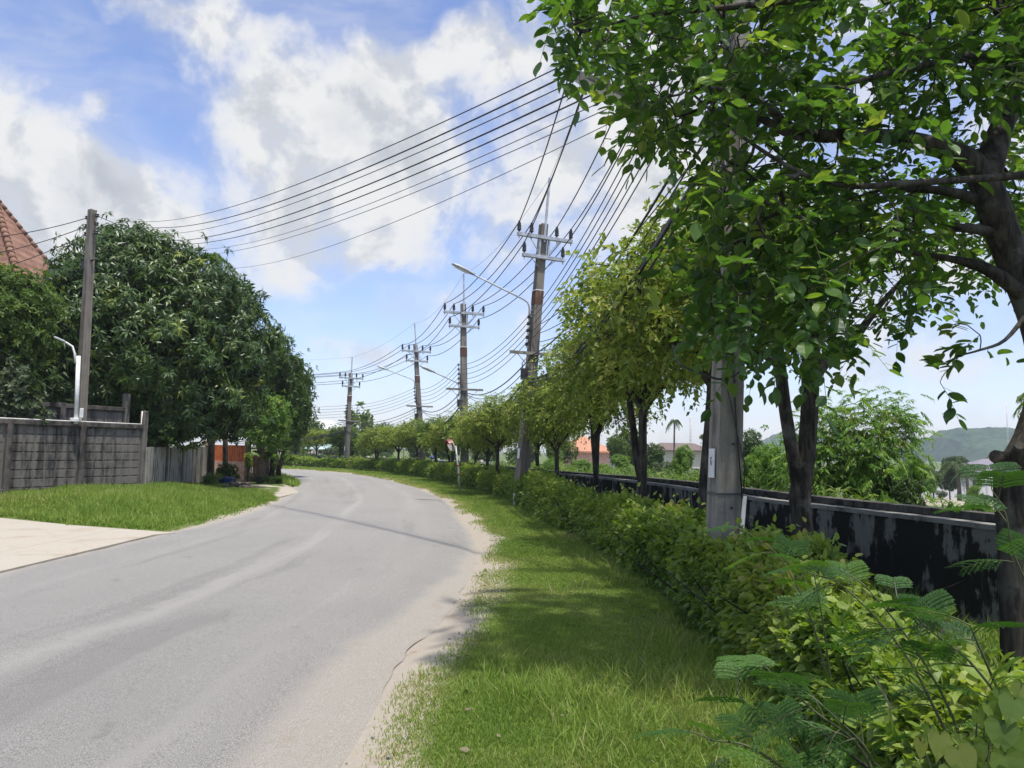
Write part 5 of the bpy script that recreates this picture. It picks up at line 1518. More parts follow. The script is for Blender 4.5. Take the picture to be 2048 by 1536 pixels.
# ---------------------------------------------------------------- hedge
HS = np.concatenate([[0], np.cumsum(np.linalg.norm(np.diff(HEs, axis=0), axis=1))])
HT = unit(np.gradient(HEs, axis=0)); HN = np.stack([HT[:, 1], -HT[:, 0]], -1)
def hedge(name, label, s0, s1, n, near):
    dist = lambda s: np.hypot(np.interp(s, HS, HEs[:, 0]), np.interp(s, HS, HEs[:, 1]) - 0)
    ss = np.linspace(s0, s1, 600); wgt = 1 / np.maximum(dist(ss), 3.0) ** .8
    cdf = np.cumsum(wgt); cdf /= cdf[-1]
    s = np.interp(rng.uniform(size=n), cdf, ss)
    cx, cy = np.interp(s, HS, HEs[:, 0]), np.interp(s, HS, HEs[:, 1])
    tx, ty = np.interp(s, HS, HT[:, 0]), np.interp(s, HS, HT[:, 1]); nx_, ny_ = ty, -tx
    ph = rng.uniform(.0, 1.0, n) * math.pi
    ph = np.where(rng.uniform(size=n) < .15, rng.uniform(.2, .8, n) * math.pi, ph)
    ce = lambda v: np.sign(v) * np.abs(v) ** .62
    lump = 1 + .16 * vnoise(s, ph * 1.3, 1.15, 31) + .12 * vnoise(s, ph * 3, 2.8, 32) + .12 * vnoise(s, s * 0, .55, 33)
    dep = 1 - np.abs(rng.normal(0, .14, n))
    hw, hh_ = .52, np.interp(dist(s), [3, 6, 9, 20], [.62, .70, .82, .84]) + .08 * vnoise(s, s * 0, .33, 35)
    lat = .50 - ce(np.cos(ph)) * hw * lump * dep
    zz_ = ce(np.sin(ph)) * hh_ * lump * dep
    shoot = rng.uniform(size=n) < .035
    zz_ = np.where(shoot, zz_ + rng.uniform(0, .22, n) * (np.sin(ph) > .6), zz_)
    B = np.stack([cx + nx_ * lat, cy + ny_ * lat, zz_ + .02], -1)
    O = np.stack([nx_ * -np.cos(ph), ny_ * -np.cos(ph), np.sin(ph)], -1)
    tang = np.stack([tx, ty, tx * 0], -1)
    D = O * .75 + rng.normal(size=(n, 3)) * .6 + np.array([0, 0, -.35])
    N = O * .7 + np.array([0, 0, .75]) + rng.normal(size=(n, 3)) * .35
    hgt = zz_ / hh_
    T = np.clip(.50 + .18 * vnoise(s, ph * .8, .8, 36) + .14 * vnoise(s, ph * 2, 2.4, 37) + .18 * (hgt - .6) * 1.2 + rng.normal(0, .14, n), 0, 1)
    dd_ = dist(s)
    L = .078 * rng.uniform(.65, 1.25, n) * (1 + np.clip(dd_ - 12, 0, 60) / 45)
    base = np.array([cx.mean(), cy.mean(), 0])
    i0 = int(np.interp((s0 + s1) / 2, HS, np.arange(len(HS))))
    base = np.array([HEs[i0, 0] + HN[i0, 0] * .55, HEs[i0, 1] + HN[i0, 1] * .55, 0])
    e = empty(name, base, label, 'hedge')
    nm = dd_ < 13
    parts = []
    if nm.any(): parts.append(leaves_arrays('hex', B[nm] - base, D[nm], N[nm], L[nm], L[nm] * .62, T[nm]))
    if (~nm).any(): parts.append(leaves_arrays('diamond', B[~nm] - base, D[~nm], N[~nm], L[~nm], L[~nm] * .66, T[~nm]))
    b = MB()
    for k in range(int((s1 - s0) * (7 if near else 3))):
        q = rng.uniform(s0, s1); x, y = np.interp(q, HS, HEs[:, 0]), np.interp(q, HS, HEs[:, 1])
        nxx, nyy = np.interp(q, HS, HN[:, 0]), np.interp(q, HS, HN[:, 1])
        o_ = rng.uniform(.25, .95)
        p0 = np.array([x + nxx * o_, y + nyy * o_, -.05]) - base
        d = rng.normal(size=3) * .18
        b.tube([p0, p0 + np.array([d[0], d[1], .35]), p0 + np.array([d[0] * 2.2, d[1] * 2.2, .72])], [.011, .009, .004], 4, cap=False)
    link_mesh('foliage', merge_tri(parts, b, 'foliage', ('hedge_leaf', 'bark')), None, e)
    return e
s_of = lambda y: float(np.interp(y, HEs[:, 1], HS))
hedge('hedge', 'bright green hedge running beside the verge from the camera to the round mirror', s_of(-1.0), s_of(27.5), 135000, True)
hedge('hedge', 'farther dark green hedge following the road round the bend below the small trees', s_of(27.5), s_of(69.5), 42000, False)

# ---------------------------------------------------------------- feathery saplings in front, right
def sapling(stems, label, FL=.21, mat='feather_leaf', base=None):
    base = np.array(base, float)
    e = empty('feathery_sapling', base, label, 'plant', 'feathery saplings over the hedge')
    st = MB(); B, D, N, T, L = [], [], [], [], []
    for pts, nfr in stems:
        pw = lerp_line(np.array([P(*q) for q in pts]) + np.cumsum(rng.normal(size=(len(pts), 3)) * .025, 0) - base, 6)
        st.tube(pw, list(np.linspace(.007, .0022, len(pw))), 6, cap=False)
        K = len(pw); nfr += 2
        for f_ in range(nfr):
            i = int(K - 1 - (K * .74) * (f_ / max(1, nfr))); i = min(max(i, 2), K - 1)
            p0 = pw[i]; tn = unit(pw[i] - pw[i - 1])
            th = f_ * 2.4 + rng.uniform(-.4, .4)
            sd_ = unit(np.cross(tn, Z3)); u_ = np.cross(sd_, tn)
            d0 = unit(tn * .55 + (sd_ * math.cos(th) + u_ * math.sin(th)) * .75 + np.array([-.15, -.1, .1]))
            fl = FL * rng.uniform(.75, 1.15)
            S = unit(np.cross(d0, Z3 + rng.normal(size=3) * .15))
            Un = np.cross(S, d0)
            if Un[2] < 0: Un = -Un
            ft = np.clip(rng.normal(.45, .25), 0, 1)
            rp = [p0 + fl * (d0 * t - Z3 * .42 * t * t) for t in np.linspace(0, 1, 6)]
            st.tube(rp, list(np.linspace(.0028, .0012, 6)), 4, cap=False)
            npn = 6
            for j in range(npn):
                t = .28 + .72 * (j + .3) / npn
                b0 = p0 + fl * (d0 * t - Z3 * .42 * t * t)
                pl = fl * .46 * (1 - .35 * abs(t - .55))
                for s in (-1, 1):
                    pd_ = unit(d0 * .62 + S * s * .75 - Z3 * .22)
                    tt = np.linspace(.06, 1, 17)
                    pts_ = b0 + pl * (pd_ * tt[:, None] - Z3 * .20 * (tt ** 2)[:, None])
                    lf = np.cross(pd_, Un); lf /= np.linalg.norm(lf)
                    for q in (-1, 1):
                        B.append(pts_); D.append(np.tile(lf * q + pd_ * .35, (17, 1)) + rng.normal(size=(17, 3)) * .06); N.append(np.tile(Un, (17, 1)) + rng.normal(size=(17, 3)) * .12)
                        T.append(np.full(17, ft) + rng.normal(0, .05, 17)); L.append(np.full(17, .0155 * fl / .26) * (1 - .35 * (tt - .4) ** 2))
    st.build('stem', 'twig', e)
    B, D, N, T, L = map(np.concatenate, (B, D, N, T, L))
    link_mesh('fronds', leaf_mesh('fronds', [leaves_arrays('diamond', B, D, N, L, L * .46, np.clip(T, 0, 1))]), mat, e)
    return e
sp = lambda px, py, D, z=.0: (lambda p: (p[0], p[1], z))(P(px, py, D))
sapling([([(1960, 1620, 3.0), (1880, 1450, 3.0), (1800, 1320, 3.05), (1690, 1200, 3.1), (1600, 1130, 3.15)], 6), ([(1960, 1620, 3.0), (1900, 1420, 2.95), (1830, 1290, 2.95), (1760, 1190, 2.95)], 5)], 'feathery sapling arching left over the middle of the near hedge', base=sp(1960, 1640, 3.0))
sapling([([(2100, 1650, 2.8), (2010, 1450, 2.8), (1930, 1330, 2.8), (1850, 1240, 2.85), (1790, 1180, 2.9)], 6), ([(2100, 1650, 2.8), (2040, 1420, 2.75), (1980, 1310, 2.7), (1930, 1260, 2.7)], 4)], 'feathery sapling with dark stems leaning in from the right edge', base=sp(2100, 1660, 2.8))
sapling([([(1800, 1640, 2.6), (1740, 1480, 2.6), (1650, 1380, 2.6), (1560, 1310, 2.65)], 5), ([(1800, 1640, 2.6), (1760, 1500, 2.5), (1720, 1420, 2.45)], 4), ([(1800, 1640, 2.6), (1680, 1500, 2.65), (1560, 1400, 2.7), (1480, 1370, 2.75)], 4)], 'feathery sapling low in front of the hedge with wide drooping fronds', base=sp(1800, 1660, 2.6))
sapling([([(1660, 1650, 2.5), (1590, 1570, 2.5), (1510, 1515, 2.5), (1440, 1500, 2.5)], 5), ([(1660, 1650, 2.5), (1620, 1550, 2.4), (1560, 1510, 2.35)], 4)], 'feathery sapling at the bottom edge spreading over the grass', base=sp(1660, 1665, 2.5))
sapling([([(2060, 1300, 3.9), (2030, 1180, 3.85), (2020, 1100, 3.8), (1995, 1020, 3.8), (1985, 985, 3.8)], 5)], 'thin feathery sapling before the black wall at the right edge', FL=.30, base=sp(2060, 1360, 3.9))
sapling([([(1690, 1480, 4.2), (1640, 1250, 4.2), (1580, 1120, 4.2), (1520, 1060, 4.2)], 5), ([(1690, 1480, 4.2), (1660, 1230, 4.15), (1630, 1120, 4.1)], 4)], 'feathery sapling rising from the hedge beside the forked trunk', base=sp(1690, 1510, 4.2))
# heart leaved vine in the corner
vb = P(1990, 1700, 2.1); vb[2] = 0
e = empty('vine', vb, 'yellow green heart leaved vine in the lower right corner', 'vine')
st = MB(); B, D, L = [], [], []
for px, py, d, l_ in [(1880, 1490, 2.1, .075), (1915, 1520, 2.08, .085), (1860, 1475, 2.1, .05), (1945, 1505, 2.1, .08), (2005, 1465, 2.1, .09), (2030, 1420, 2.1, .08), (1975, 1425, 2.12, .075), (1955, 1445, 2.15, .06), (2040, 1480, 2.1, .1), (2010, 1530, 2.05, .11), (2060, 1540, 2.05, .1), (1900, 1560, 2.05, .09), (1990, 1560, 2.05, .09), (2000, 1400, 2.2, .06), (1840, 1500, 2.15, .06), (2045, 1390, 2.2, .07)]:
    p = P(px, py - 25, d) - vb
    B.append(p); D.append(np.array([rng.uniform(-.5, .5), -.25, -.9])); L.append(l_)
    st.tube([np.array([.0, .05, .3]) + rng.normal(size=3) * .05, p * .6 + np.array([0, .05, .2]), p], [.004, .003, .002], 4, cap=False)
B, D, L = np.array(B), np.array(D), np.array(L)
st.build('stem', 'twig', e)
link_mesh('leaves', leaf_mesh('leaves', [leaves_arrays('heart', B, D, np.array([-.1, -.75, .6]) + rng.normal(size=B.shape) * .25, L, L * .82, rng.uniform(.2, 1, len(L)))]), 'vine_leaf', e)

# ---------------------------------------------------------------- grass
def grass(name, label, N, sfun, hfun, wfun, mat='grass_blade', tbase=.45, kind='blade', straw=False):
    x, y = sfun(N)
    z = hz(x, y) - .004
    n = len(x)
    dist = np.hypot(x, y)
    h = hfun(x, y, dist); wdt = wfun(x, y, dist)
    lean = rng.normal(size=(n, 2)) * .42
    D = np.stack([lean[:, 0], lean[:, 1], np.ones(n)], -1)
    a = rng.uniform(0, 2 * math.pi, n)
    Nn = np.stack([np.cos(a), np.sin(a), np.full(n, .15)], -1)
    patch = vnoise(x, y, .8, 41) * .13 + vnoise(x, y, 2.6, 42) * .12 + vnoise(x, y, .25, 44) * .06
    T = np.clip(tbase + patch + rng.normal(0, .15, n) + (rng.uniform(size=n) < .05) * .4, 0, 1)
    if straw:
        d_, _s = road_dist(x, y)
        T = np.clip(T + .42 * sstep(.8, .15, d_ + vnoise(x, y, 1.2, 46) * .4) * (rng.uniform(size=n) < .7) + .35 * sstep(.45, .75, vnoise(x, y, .55, 47)) * (rng.uniform(size=n) < .5), 0, 1)
    V, F, T = leaves_arrays(kind, np.stack([x, y, z], -1), D, Nn, h, wdt, T)
    o = link_mesh(name, np_mesh(name, V, F, False, T), mat)
    return prop(o, label, kind='stuff')
def verge(N, a=.02, b=1.15, s0=2.4, s1=62, pw=1.35):
    # stations by arc length along the road edge, crowded near the camera
    k0 = np.interp(s0, REs[:, 1], np.arange(len(REs))); 
    ii = np.arange(int(k0), len(REs) - 30)
    dist = np.maximum(np.linalg.norm(REs[ii], axis=1), 2.5)
    seg = np.linalg.norm(np.gradient(REs, axis=0), axis=1)[ii]
    wd_ = np.linalg.norm(HEs[ii] - REs[ii], axis=1)
    c = np.cumsum(seg * wd_ / dist ** pw); c /= c[-1]
    f = np.interp(rng.uniform(size=N), c, ii)
    u = rng.uniform(a, b, N)
    i = np.arange(len(REs))
    rx, ry = np.interp(f, i, REs[:, 0]), np.interp(f, i, REs[:, 1]); hx_, hy_ = np.interp(f, i, HEs[:, 0]), np.interp(f, i, HEs[:, 1])
    wv = np.hypot(hx_ - rx, hy_ - ry)
    x, y = rx + (hx_ - rx) * u, ry + (hy_ - ry) * u
    edge = u * wv
    p = sstep(.0, .75, edge + vnoise(x, y, 1.1, 51) * .32 - .10 * (y < 10)) * (1 - .45 * sstep(.35, .65, vnoise(x, y, .7, 52))) 
    k = rng.uniform(size=N) < p
    return x[k], y[k]
hl = lambda x, y, d: rng.uniform(.018, .046, len(x)) * (1 + .5 * vnoise(x, y, .9, 61)) * (1 + np.clip(d - 8, 0, 40) / 28)
wl = lambda x, y, d: .0026 + .00066 * d
grass('grass', 'short lawn grass on the verge between road and hedge', 520000, lambda N: verge(N, pw=1.6), hl, wl, tbase=.52, straw=True)
xw_, yw_ = verge(2600, a=.05, pw=1.3)
kw_ = vnoise(xw_, yw_, .9, 55) + .4 * vnoise(xw_, yw_, 2.3, 56) > .12
xw_, yw_ = xw_[kw_], yw_[kw_]
tw_ = np.stack([xw_, yw_, hz(xw_, yw_) + .015], -1)
prop(link_mesh('weeds', leaf_mesh('weeds', [whorl(tw_, np.tile(Z3, (len(tw_), 1)) + rng.normal(size=tw_.shape) * .15, 6, .055, .026, 'hex', .05, .5, .25)]), 'mid_leaf'), 'small broad leaved weeds scattered through the verge grass', kind='stuff')
def tufts(N):
    cs = []
    for px, py, r_, k in [(1080, 1400, .22, 420), (1130, 1420, .18, 320), (1040, 1420, .12, 140), (1180, 1440, .2, 260), (1300, 1370, .2, 300), (1360, 1400, .22, 380), (1410, 1330, .2, 300), (1450, 1420, .25, 420), (1500, 1470, .22, 420), (1330, 1480, .2, 260), (1250, 1520, .22, 260), (1420, 1520, .2, 320), (1180, 1530, .18, 160), (1350, 1290, .16, 160), (1390, 1260, .15, 160), (1260, 1170, .2, 140), (1230, 1120, .25, 160), (1100, 1110, .25, 120), (1160, 1180, .2, 90), (1010, 1055, .3, 120), (1000, 1340, .1, 60)]:
        c = G(px, py); q = rng.normal(size=(k, 2)) * r_ + c[:2]
        cs.append(q)
    q = np.vstack(cs); return q[:, 0], q[:, 1]
grass('grass', 'longer bright grass tufts growing near the hedge foot', 0, tufts, lambda x, y, d: rng.uniform(.06, .20, len(x)), lambda x, y, d: .0045 + .0004 * d, tbase=.62)
def backstrip(N):
    y = 1.5 + 24 * rng.uniform(0, 1, N) ** 1.5
    x0 = np.interp(y, HEs[:, 1], HEs[:, 0]) + .75; x1 = wall_x(y) - .04
    x = x0 + (x1 - x0) * rng.uniform(0, 1, N)
    k = vnoise(x, y, 1.1, 77) + .5 * vnoise(x, y, 3, 78) > -.35
    return x[k], y[k]
grass('grass', 'rank shaded grass growing between the hedge and the black wall', 42000, backstrip, lambda x, y, d: rng.uniform(.08, .32, len(x)), lambda x, y, d: .006 + .0005 * d, tbase=.35)
def bankg(N):
    y = rng.uniform(12.8, 30, N); lx = np.interp(y, LEs[:, 1], LEs[:, 0])
    u = rng.uniform(0, 1, N) ** .8
    xw = np.where(y < 19.2, -14, np.where(y < 23.2, np.interp(y, [19.2, 23], [AW1[0], AW0[0]]) + .05, np.interp(y, [23.2, 33.5], [PW0[0], PW1[0]]) + .05))
    x = lx + (xw - lx) * u
    # keep clear of the apron and the drive
    apx = np.array(ap[1:9]); ya = np.interp(-x, -apx[::1, 0], apx[::1, 1])
    ed = np.minimum(y - ya, (lx - x) * 1.2) + vnoise(x, y, 1.5, 3) * .3 + vnoise(x, y, 5, 4) * .15
    ok = rng.uniform(size=N) < sstep(-.05, .55, ed)
    dy = np.interp(x, [-12.7, -10.8, -7.4], [32, 29, 24.3])
    ok &= (y < dy + vnoise(x, y, 1.4, 5) * .3)
    return x[ok], y[ok]
grass('grass', 'tall bright grass on the bank below the panel wall', 230000, bankg, lambda x, y, d: rng.uniform(.07, .25, len(x)) * (1 + .5 * vnoise(x, y, .8, 91) + .3 * vnoise(x, y, 2.2, 92)) * sstep(-.1, 1.3, np.interp(y, LEs[:, 1], LEs[:, 0]) - x + .3), lambda x, y, d: .012 + .0003 * d, tbase=.58)
def tipg(N):
    # grass tip between the drive and the road beyond it
    q = pts_in_poly([G(px, py)[:2] for px, py in [(597, 974), (560, 968), (500, 962), (505, 955), (535, 952), (555, 950), (580, 956), (598, 966)]], N)
    return q[:, 0], q[:, 1]
grass('grass', 'grass tip between the driveway and the far bend', 9000, tipg, lambda x, y, d: rng.uniform(.12, .32, len(x)), lambda x, y, d: .02 + .0003 * d, tbase=.5)
# field growth behind the wall: uncountable low plants
def field(N):
    y = rng.uniform(9, 78, N); x = wall_x(y) + 1.3 + rng.uniform(0, 1, N) ** 1.6 * 34
    k = (vnoise(x, y, .09, 81) + .5 * vnoise(x, y, .3, 82) > -.15) & ~((np.abs(x - 40) < 21) & (y > 46))
    k &= rng.uniform(size=N) < np.where((x / y > .50) & (y > 14), .35, 1)
    return x[k], y[k]
xf, yf = field(5200)
zf = hz(xf, yf)
tp = np.stack([xf, yf, zf + rng.uniform(.25, .95, len(xf)) * np.where(xf / yf > .50, .25, 1)], -1)
A = whorl(tp, np.tile(Z3, (len(tp), 1)) + rng.normal(size=tp.shape) * .3, 9, .42, .075, 'lance', .45, .5, .25)
A2 = whorl(tp - Z3 * .3, np.tile(Z3, (len(tp), 1)) + rng.normal(size=tp.shape) * .3, 6, .36, .09, 'diamond', .3, .35, .2)
prop(link_mesh('undergrowth', leaf_mesh('undergrowth', [A, A2]), 'mid_leaf'), 'mixed low field plants growing behind the wall', kind='stuff')
# ---------------------------------------------------------------- fallen leaves
for k, (px, py, s_, lab) in enumerate([(928, 1441, .07, 'curled dry leaf on the verge nearest the road'), (955, 1282, .055, 'small pale leaf lying on bare verge ground'), (940, 1525, .09, 'crumpled grey leaf at the bottom edge of the verge'), (858, 1508, .06, 'brown leaf beside the sandy road edge'), (1120, 1462, .05, 'dry leaf below the bright grass tuft'), (1000, 1500, .05, 'pale curled leaf in the grass at the bottom')]):
    g = G(px, py)
    z = float(hz(np.array([g[0]]), np.array([g[1]]))[0]) + .035
    B_ = np.zeros((1, 3)); D_ = np.array([[math.cos(k * 1.7), math.sin(k * 1.7), .2]]); N_ = np.array([[.3 * math.sin(k), -.4, .9]])
    me = leaf_mesh('fallen_leaf', [leaves_arrays('ovate', B_, D_, N_, np.array([s_ * .7]), np.array([s_ * .32]), np.array([.3 + .1 * k]))])
    prop(link_mesh('fallen_leaf', me, 'dry_leaf', None, (g[0], g[1], z)), lab, 'leaf', 'dry leaves on the verge')
# ================================================================ BUILDINGS
def tiled_face(b, a, c, d, rows, cols, amp=.03):
    """stepped, scalloped tile surface on triangle/quad: a = eave left, c = eave right, d = (apex left, apex right)"""
    a, c, d0, d1 = [np.array(q, float) for q in (a, c, d[0], d[1])]
    nrm = unit(np.cross(c - a, d0 - a)); nrm = nrm if nrm[2] > 0 else -nrm
    nu_, nv_ = cols * 4, rows * 3
    vs = []
    W = np.linalg.norm(c - a)
    for j in range(nv_ + 1):
        t = j / nv_
        l, r_ = a + (d0 - a) * t, c + (d1 - c) * t
        w_ = np.linalg.norm(r_ - l)
        for i in range(nu_ + 1):
            s = i / nu_
            p = l + (r_ - l) * s
            along = np.dot(p - a, unit(c - a))
            ph = along / W * cols * math.pi
            step = (1 - (t * rows) % 1) if j < nv_ else 0
            vs.append(p + nrm * (amp * 1.1 * step + amp * abs(math.sin(ph))))
    fs = [(j * (nu_ + 1) + i, j * (nu_ + 1) + i + 1, (j + 1) * (nu_ + 1) + i + 1, (j + 1) * (nu_ + 1) + i) for j in range(nv_) for i in range(nu_)]
    b.add(vs, fs)
m, n, out = new_mat('clay_tiles')
p = opos(n)
a = n.noise(p, 1.6, 6, .65); c = n.noise(p, 9, 4, .6)
col = n.mix(n.ss(a, .35, .65), (.17, .090, .060), (.265, .15, .105))
col = n.mix(n.ss(c, .5, .75, 0, .6), col, (.16, .075, .05))
bsdf(n, out, col, .85, c, .3, .02, spec=.25)
hb = P(-40, 900, 33); hb[2] = 0
e = empty('tiled_house', hb, 'house with a steep orange clay tile hip roof behind the trees at left', 'house')
A_ = P(-12, 396, 33) - hb
CF = P(62, 640, 29.5) - hb; CRt = P(232, 545, 36) - hb; CLf = P(-330, 640, 31) - hb
zE = CF[2]; CRt = np.array([*CRt[:2], zE]); CLf = np.array([*CLf[:2], zE]); CB = CRt + CLf - CF
b = MB(); tiled_face(b, CF, CRt, (A_, A_ + (CRt - CF) * .002), 17, 22); tiled_face(b, CLf, CF, (A_, A_ + (CF - CLf) * .002), 17, 24)
b.add([CRt, CB, A_], [(0, 1, 2)]).add([CB, CLf, A_], [(0, 1, 2)])
rf = b.build('roof', 'clay_tiles', e)
b = MB()
for c_ in (CF, CRt, CLf):
    for k in range(24):
        t0, t1 = k / 24, (k + 1.12) / 24
        p0, p1_ = c_ + (A_ - c_) * t0 + Z3 * .05, c_ + (A_ - c_) * min(1, t1) + Z3 * .05
        b.tube([p0, p1_], [.15, .115], 8)
b.build('ridge_cap', 'clay_tiles', rf)
b = MB(); ctr = (CF + CB) / 2
poly = [tuple((ctr + (q - ctr) * .88)[:2]) for q in (CF, CRt, CB, CLf)]
b.prism(poly, -.3, zE + .12); b.build('wall', 'beige_render', e)

def hip_house(loc, rz, L, Wd, h, rh, ov, label, wall, roof, windows, name='house', ridge=.5, group=None):
    e = empty(name, loc, label, 'house', group); e.rotation_euler = (0, 0, rz)
    b = MB().prism([(-L / 2, -Wd / 2), (L / 2, -Wd / 2), (L / 2, Wd / 2), (-L / 2, Wd / 2)], -1, h); b.build('wall', wall, e)
    x, y = L / 2 + ov, Wd / 2 + ov; rl = L * ridge / 2
    v = [(-x, -y, h), (x, -y, h), (x, y, h), (-x, y, h), (-rl, 0, h + rh), (rl, 0, h + rh), (-x, -y, h - .16), (x, -y, h - .16), (x, y, h - .16), (-x, y, h - .16)]
    r = MB().add(v, [(0, 1, 5, 4), (1, 2, 5), (2, 3, 4, 5), (3, 0, 4), (0, 6, 7, 1), (1, 7, 8, 2), (2, 8, 9, 3), (3, 9, 6, 0), (6, 9, 8, 7)])
    r.build('roof', roof, e)
    for wx_, wz, ww, wh in windows:
        f_ = MB()
        for sx_ in (-1, 1): f_.box((wx_ + sx_ * (ww / 2 + .04), -Wd / 2 - .03, wz), .08, .08, wh + .16)
        for sz_ in (-1, 1): f_.box((wx_, -Wd / 2 - .03, wz + sz_ * (wh / 2 + .04)), ww - .002, .08, .08)
        o_ = f_.build('window', 'white_render', e)
        MB().box((wx_, -Wd / 2 - .012, wz), ww, .03, wh).box((wx_, -Wd / 2 - .03, wz), .04, .02, wh).build('pane', 'window_dark', o_)
    return e
zf_ = lambda p: float(hz(np.array([p[0]]), np.array([p[1]]))[0])
# grey roofed house on the right
c = P(1985, 900, 96); zb = -2.7
top_ = P(1950, 917, 96)[2]; eave = P(1950, 946, 92)[2]
e = hip_house((c[0], c[1], zb), R(-14), 9.5, 7.5, eave - zb, top_ - eave, .8, 'white walled house with a low grey purple hip roof behind the white fence', 'white_render', 'grey_roof', [(-3.0, 1.2, 1.0, 1.1), (0, 1.2, 1.2, 1.1), (3.0, 1.2, 1.0, 1.1)], ridge=.22)
# porch roof
b = MB().add([(-.5, -3.7, eave - zb - .25), (5.6, -3.7, eave - zb - .25), (6.2, -5.8, eave - zb - .95), (-1.2, -5.8, eave - zb - .95), (-.5, -3.7, eave - zb - .40), (5.6, -3.7, eave - zb - .40), (6.2, -5.8, eave - zb - 1.1), (-1.2, -5.8, eave - zb - 1.1)], [(0, 1, 2, 3), (7, 6, 5, 4), (3, 2, 6, 7), (0, 3, 7, 4), (1, 5, 6, 2)])
b.build('porch_roof', 'grey_roof', e)
for x in (-1.0, 2.4, 5.8): MB().box((x, -5.6, (eave - zb - 1.05) / 2 - .2), .18, .18, eave - zb - .65).build('column', 'white_render', e)
# white fence in front
f0, f1 = P(1845, 980, 86), P(2120, 985, 80)
fd = unit((f1 - f0)[:2]); FLn = np.linalg.norm((f1 - f0)[:2])
e = empty('fence', (f0[0], f0[1], -2.7), 'long white panel fence in front of the grey roofed house', 'fence')
A3 = (np.array([*fd, 0]), np.array([-fd[1], fd[0], 0]), Z3)
ht = P(1900, 970, 85)[2] + 2.7
nP = 6
for k in range(nP):
    x0, x1 = FLn / nP * k + .12, FLn / nP * (k + 1) - .12
    MB().box(A3[0] * (x0 + x1) / 2 + Z3 * (ht - .2) / 2, x1 - x0, .08, ht, A3).build('panel', 'white_render', e)
for k in range(nP + 1):
    MB().box(A3[0] * FLn / nP * k + Z3 * (ht / 2 - .05), .22, .22, ht + .35, A3).build('post', 'white_render', e)
# street lamp by that house
c = P(1972, 985, 74); 
e = empty('street_lamp', (c[0], c[1], zf_(c)), 'white street lamp in front of the grey roofed house', 'street lamp')
tz = P(1972, 958, 74)[2] - zf_(c)
MB().tube([(0, 0, -.2), (0, 0, tz - .1), (.1, -.05, tz)], .05, 8).build('pole', 'white_paint', e)
MB().box((.45, -.1, tz + .12), .85, .22, .12, (unit(np.array([1, -.1, .28])), np.array([0, 1, 0]), unit(np.array([-.28, 0, 1])))).build('lamp_head', 'white_paint', e, bevel=.03)
# houses across the field
c = P(1165, 900, 80); zb = zf_(c)
hip_house((c[0], c[1], zb), R(20), 4.0, 4.0, P(1165, 902, 78)[2] - zb, P(1165, 872, 80)[2] - P(1165, 902, 78)[2], .5, 'pink walled house with an orange hip roof behind a slim forked tree', 'pink_render', 'orange_roof', [(-.9, 1.6, .7, .9), (.9, 1.5, .9, 1.1)], ridge=.1)
c = P(1262, 900, 100); zb = zf_(c)
hip_house((c[0], c[1], zb), R(-25), 6.0, 5, P(1262, 906, 98)[2] - zb, P(1262, 893, 100)[2] - P(1262, 906, 98)[2], .6, 'low house with a small bright orange roof among the bushes', 'beige_render', 'orange_roof', [(-1.5, 1.4, 1, 1)], ridge=.3)
c = P(1355, 900, 125); zb = zf_(c)
hip_house((c[0], c[1], zb), R(8), 7.5, 6, P(1355, 900, 122)[2] - zb, P(1355, 886, 125)[2] - P(1355, 900, 122)[2], .7, 'house with a long dark brown roof beyond the field', 'beige_render', 'dark_roof', [(-2, 1.5, 1, 1), (2, 1.5, 1, 1)], ridge=.75)
c = P(1455, 900, 135); zb = zf_(c)
hip_house((c[0], c[1], zb), R(-5), 7.5, 6, P(1455, 900, 130)[2] - zb, P(1455, 884, 135)[2] - P(1455, 900, 130)[2], .7, 'dark roofed house farther right, behind the nearest power pole', 'beige_render', 'dark_roof', [(-2, 1.5, 1, 1)], ridge=.75)
# bend: beige hall, white building, teal shelter
c = P(640, 900, 100); zb = zf_(c)
hip_house((c[0], c[1], zb), R(14), 10.5, 6, P(640, 872, 98)[2] - zb, .45, .4, 'long beige hall with a flat brown edged roof at the bend', 'beige_render', 'orange_roof', [(-3, 1.6, 1.2, 1.1), (0, 1.6, 1.2, 1.1), (3, 1.6, 1.2, 1.1)], name='hall', ridge=.9)
c = P(615, 900, 125); zb = zf_(c)
hip_house((c[0], c[1], zb), R(18), 12, 8, P(615, 862, 122)[2] - zb, 1.9, .7, 'white two storey building showing above the beige hall', 'white_render', 'white_render', [(-4, 4.6, .9, 1.3), (-2, 4.6, .9, 1.3), (0, 4.6, .9, 1.3), (2, 4.6, .9, 1.3), (4, 4.6, .9, 1.3)], name='white_building', ridge=.6)
c = P(640, 900, 80); zb = zf_(c)
e = empty('shelter', (c[0], c[1], zb), 'teal roofed open shelter half hidden by the small trees on the bend', 'shelter')
zt_ = P(640, 888, 80)[2] - zb
b = MB().add([(-3.4, -1.2, zt_ - .5), (3.4, -1.2, zt_ - .5), (3.4, 1.4, zt_), (-3.4, 1.4, zt_), (-3.4, -1.2, zt_ - .58), (3.4, -1.2, zt_ - .58), (3.4, 1.4, zt_ - .08), (-3.4, 1.4, zt_ - .08)], [(0, 1, 2, 3), (7, 6, 5, 4), (0, 4, 5, 1), (1, 5, 6, 2), (2, 6, 7, 3), (3, 7, 4, 0)])
b.build('roof', 'teal_roof', e)
for x in (-3.2, 0, 3.2):
    for y, zz_ in ((-1.0, zt_ - .56), (1.2, zt_ - .13)): MB().box((x, y, zz_ / 2 - .1), .12, .12, zz_ + .2).build('post', 'steel', e)
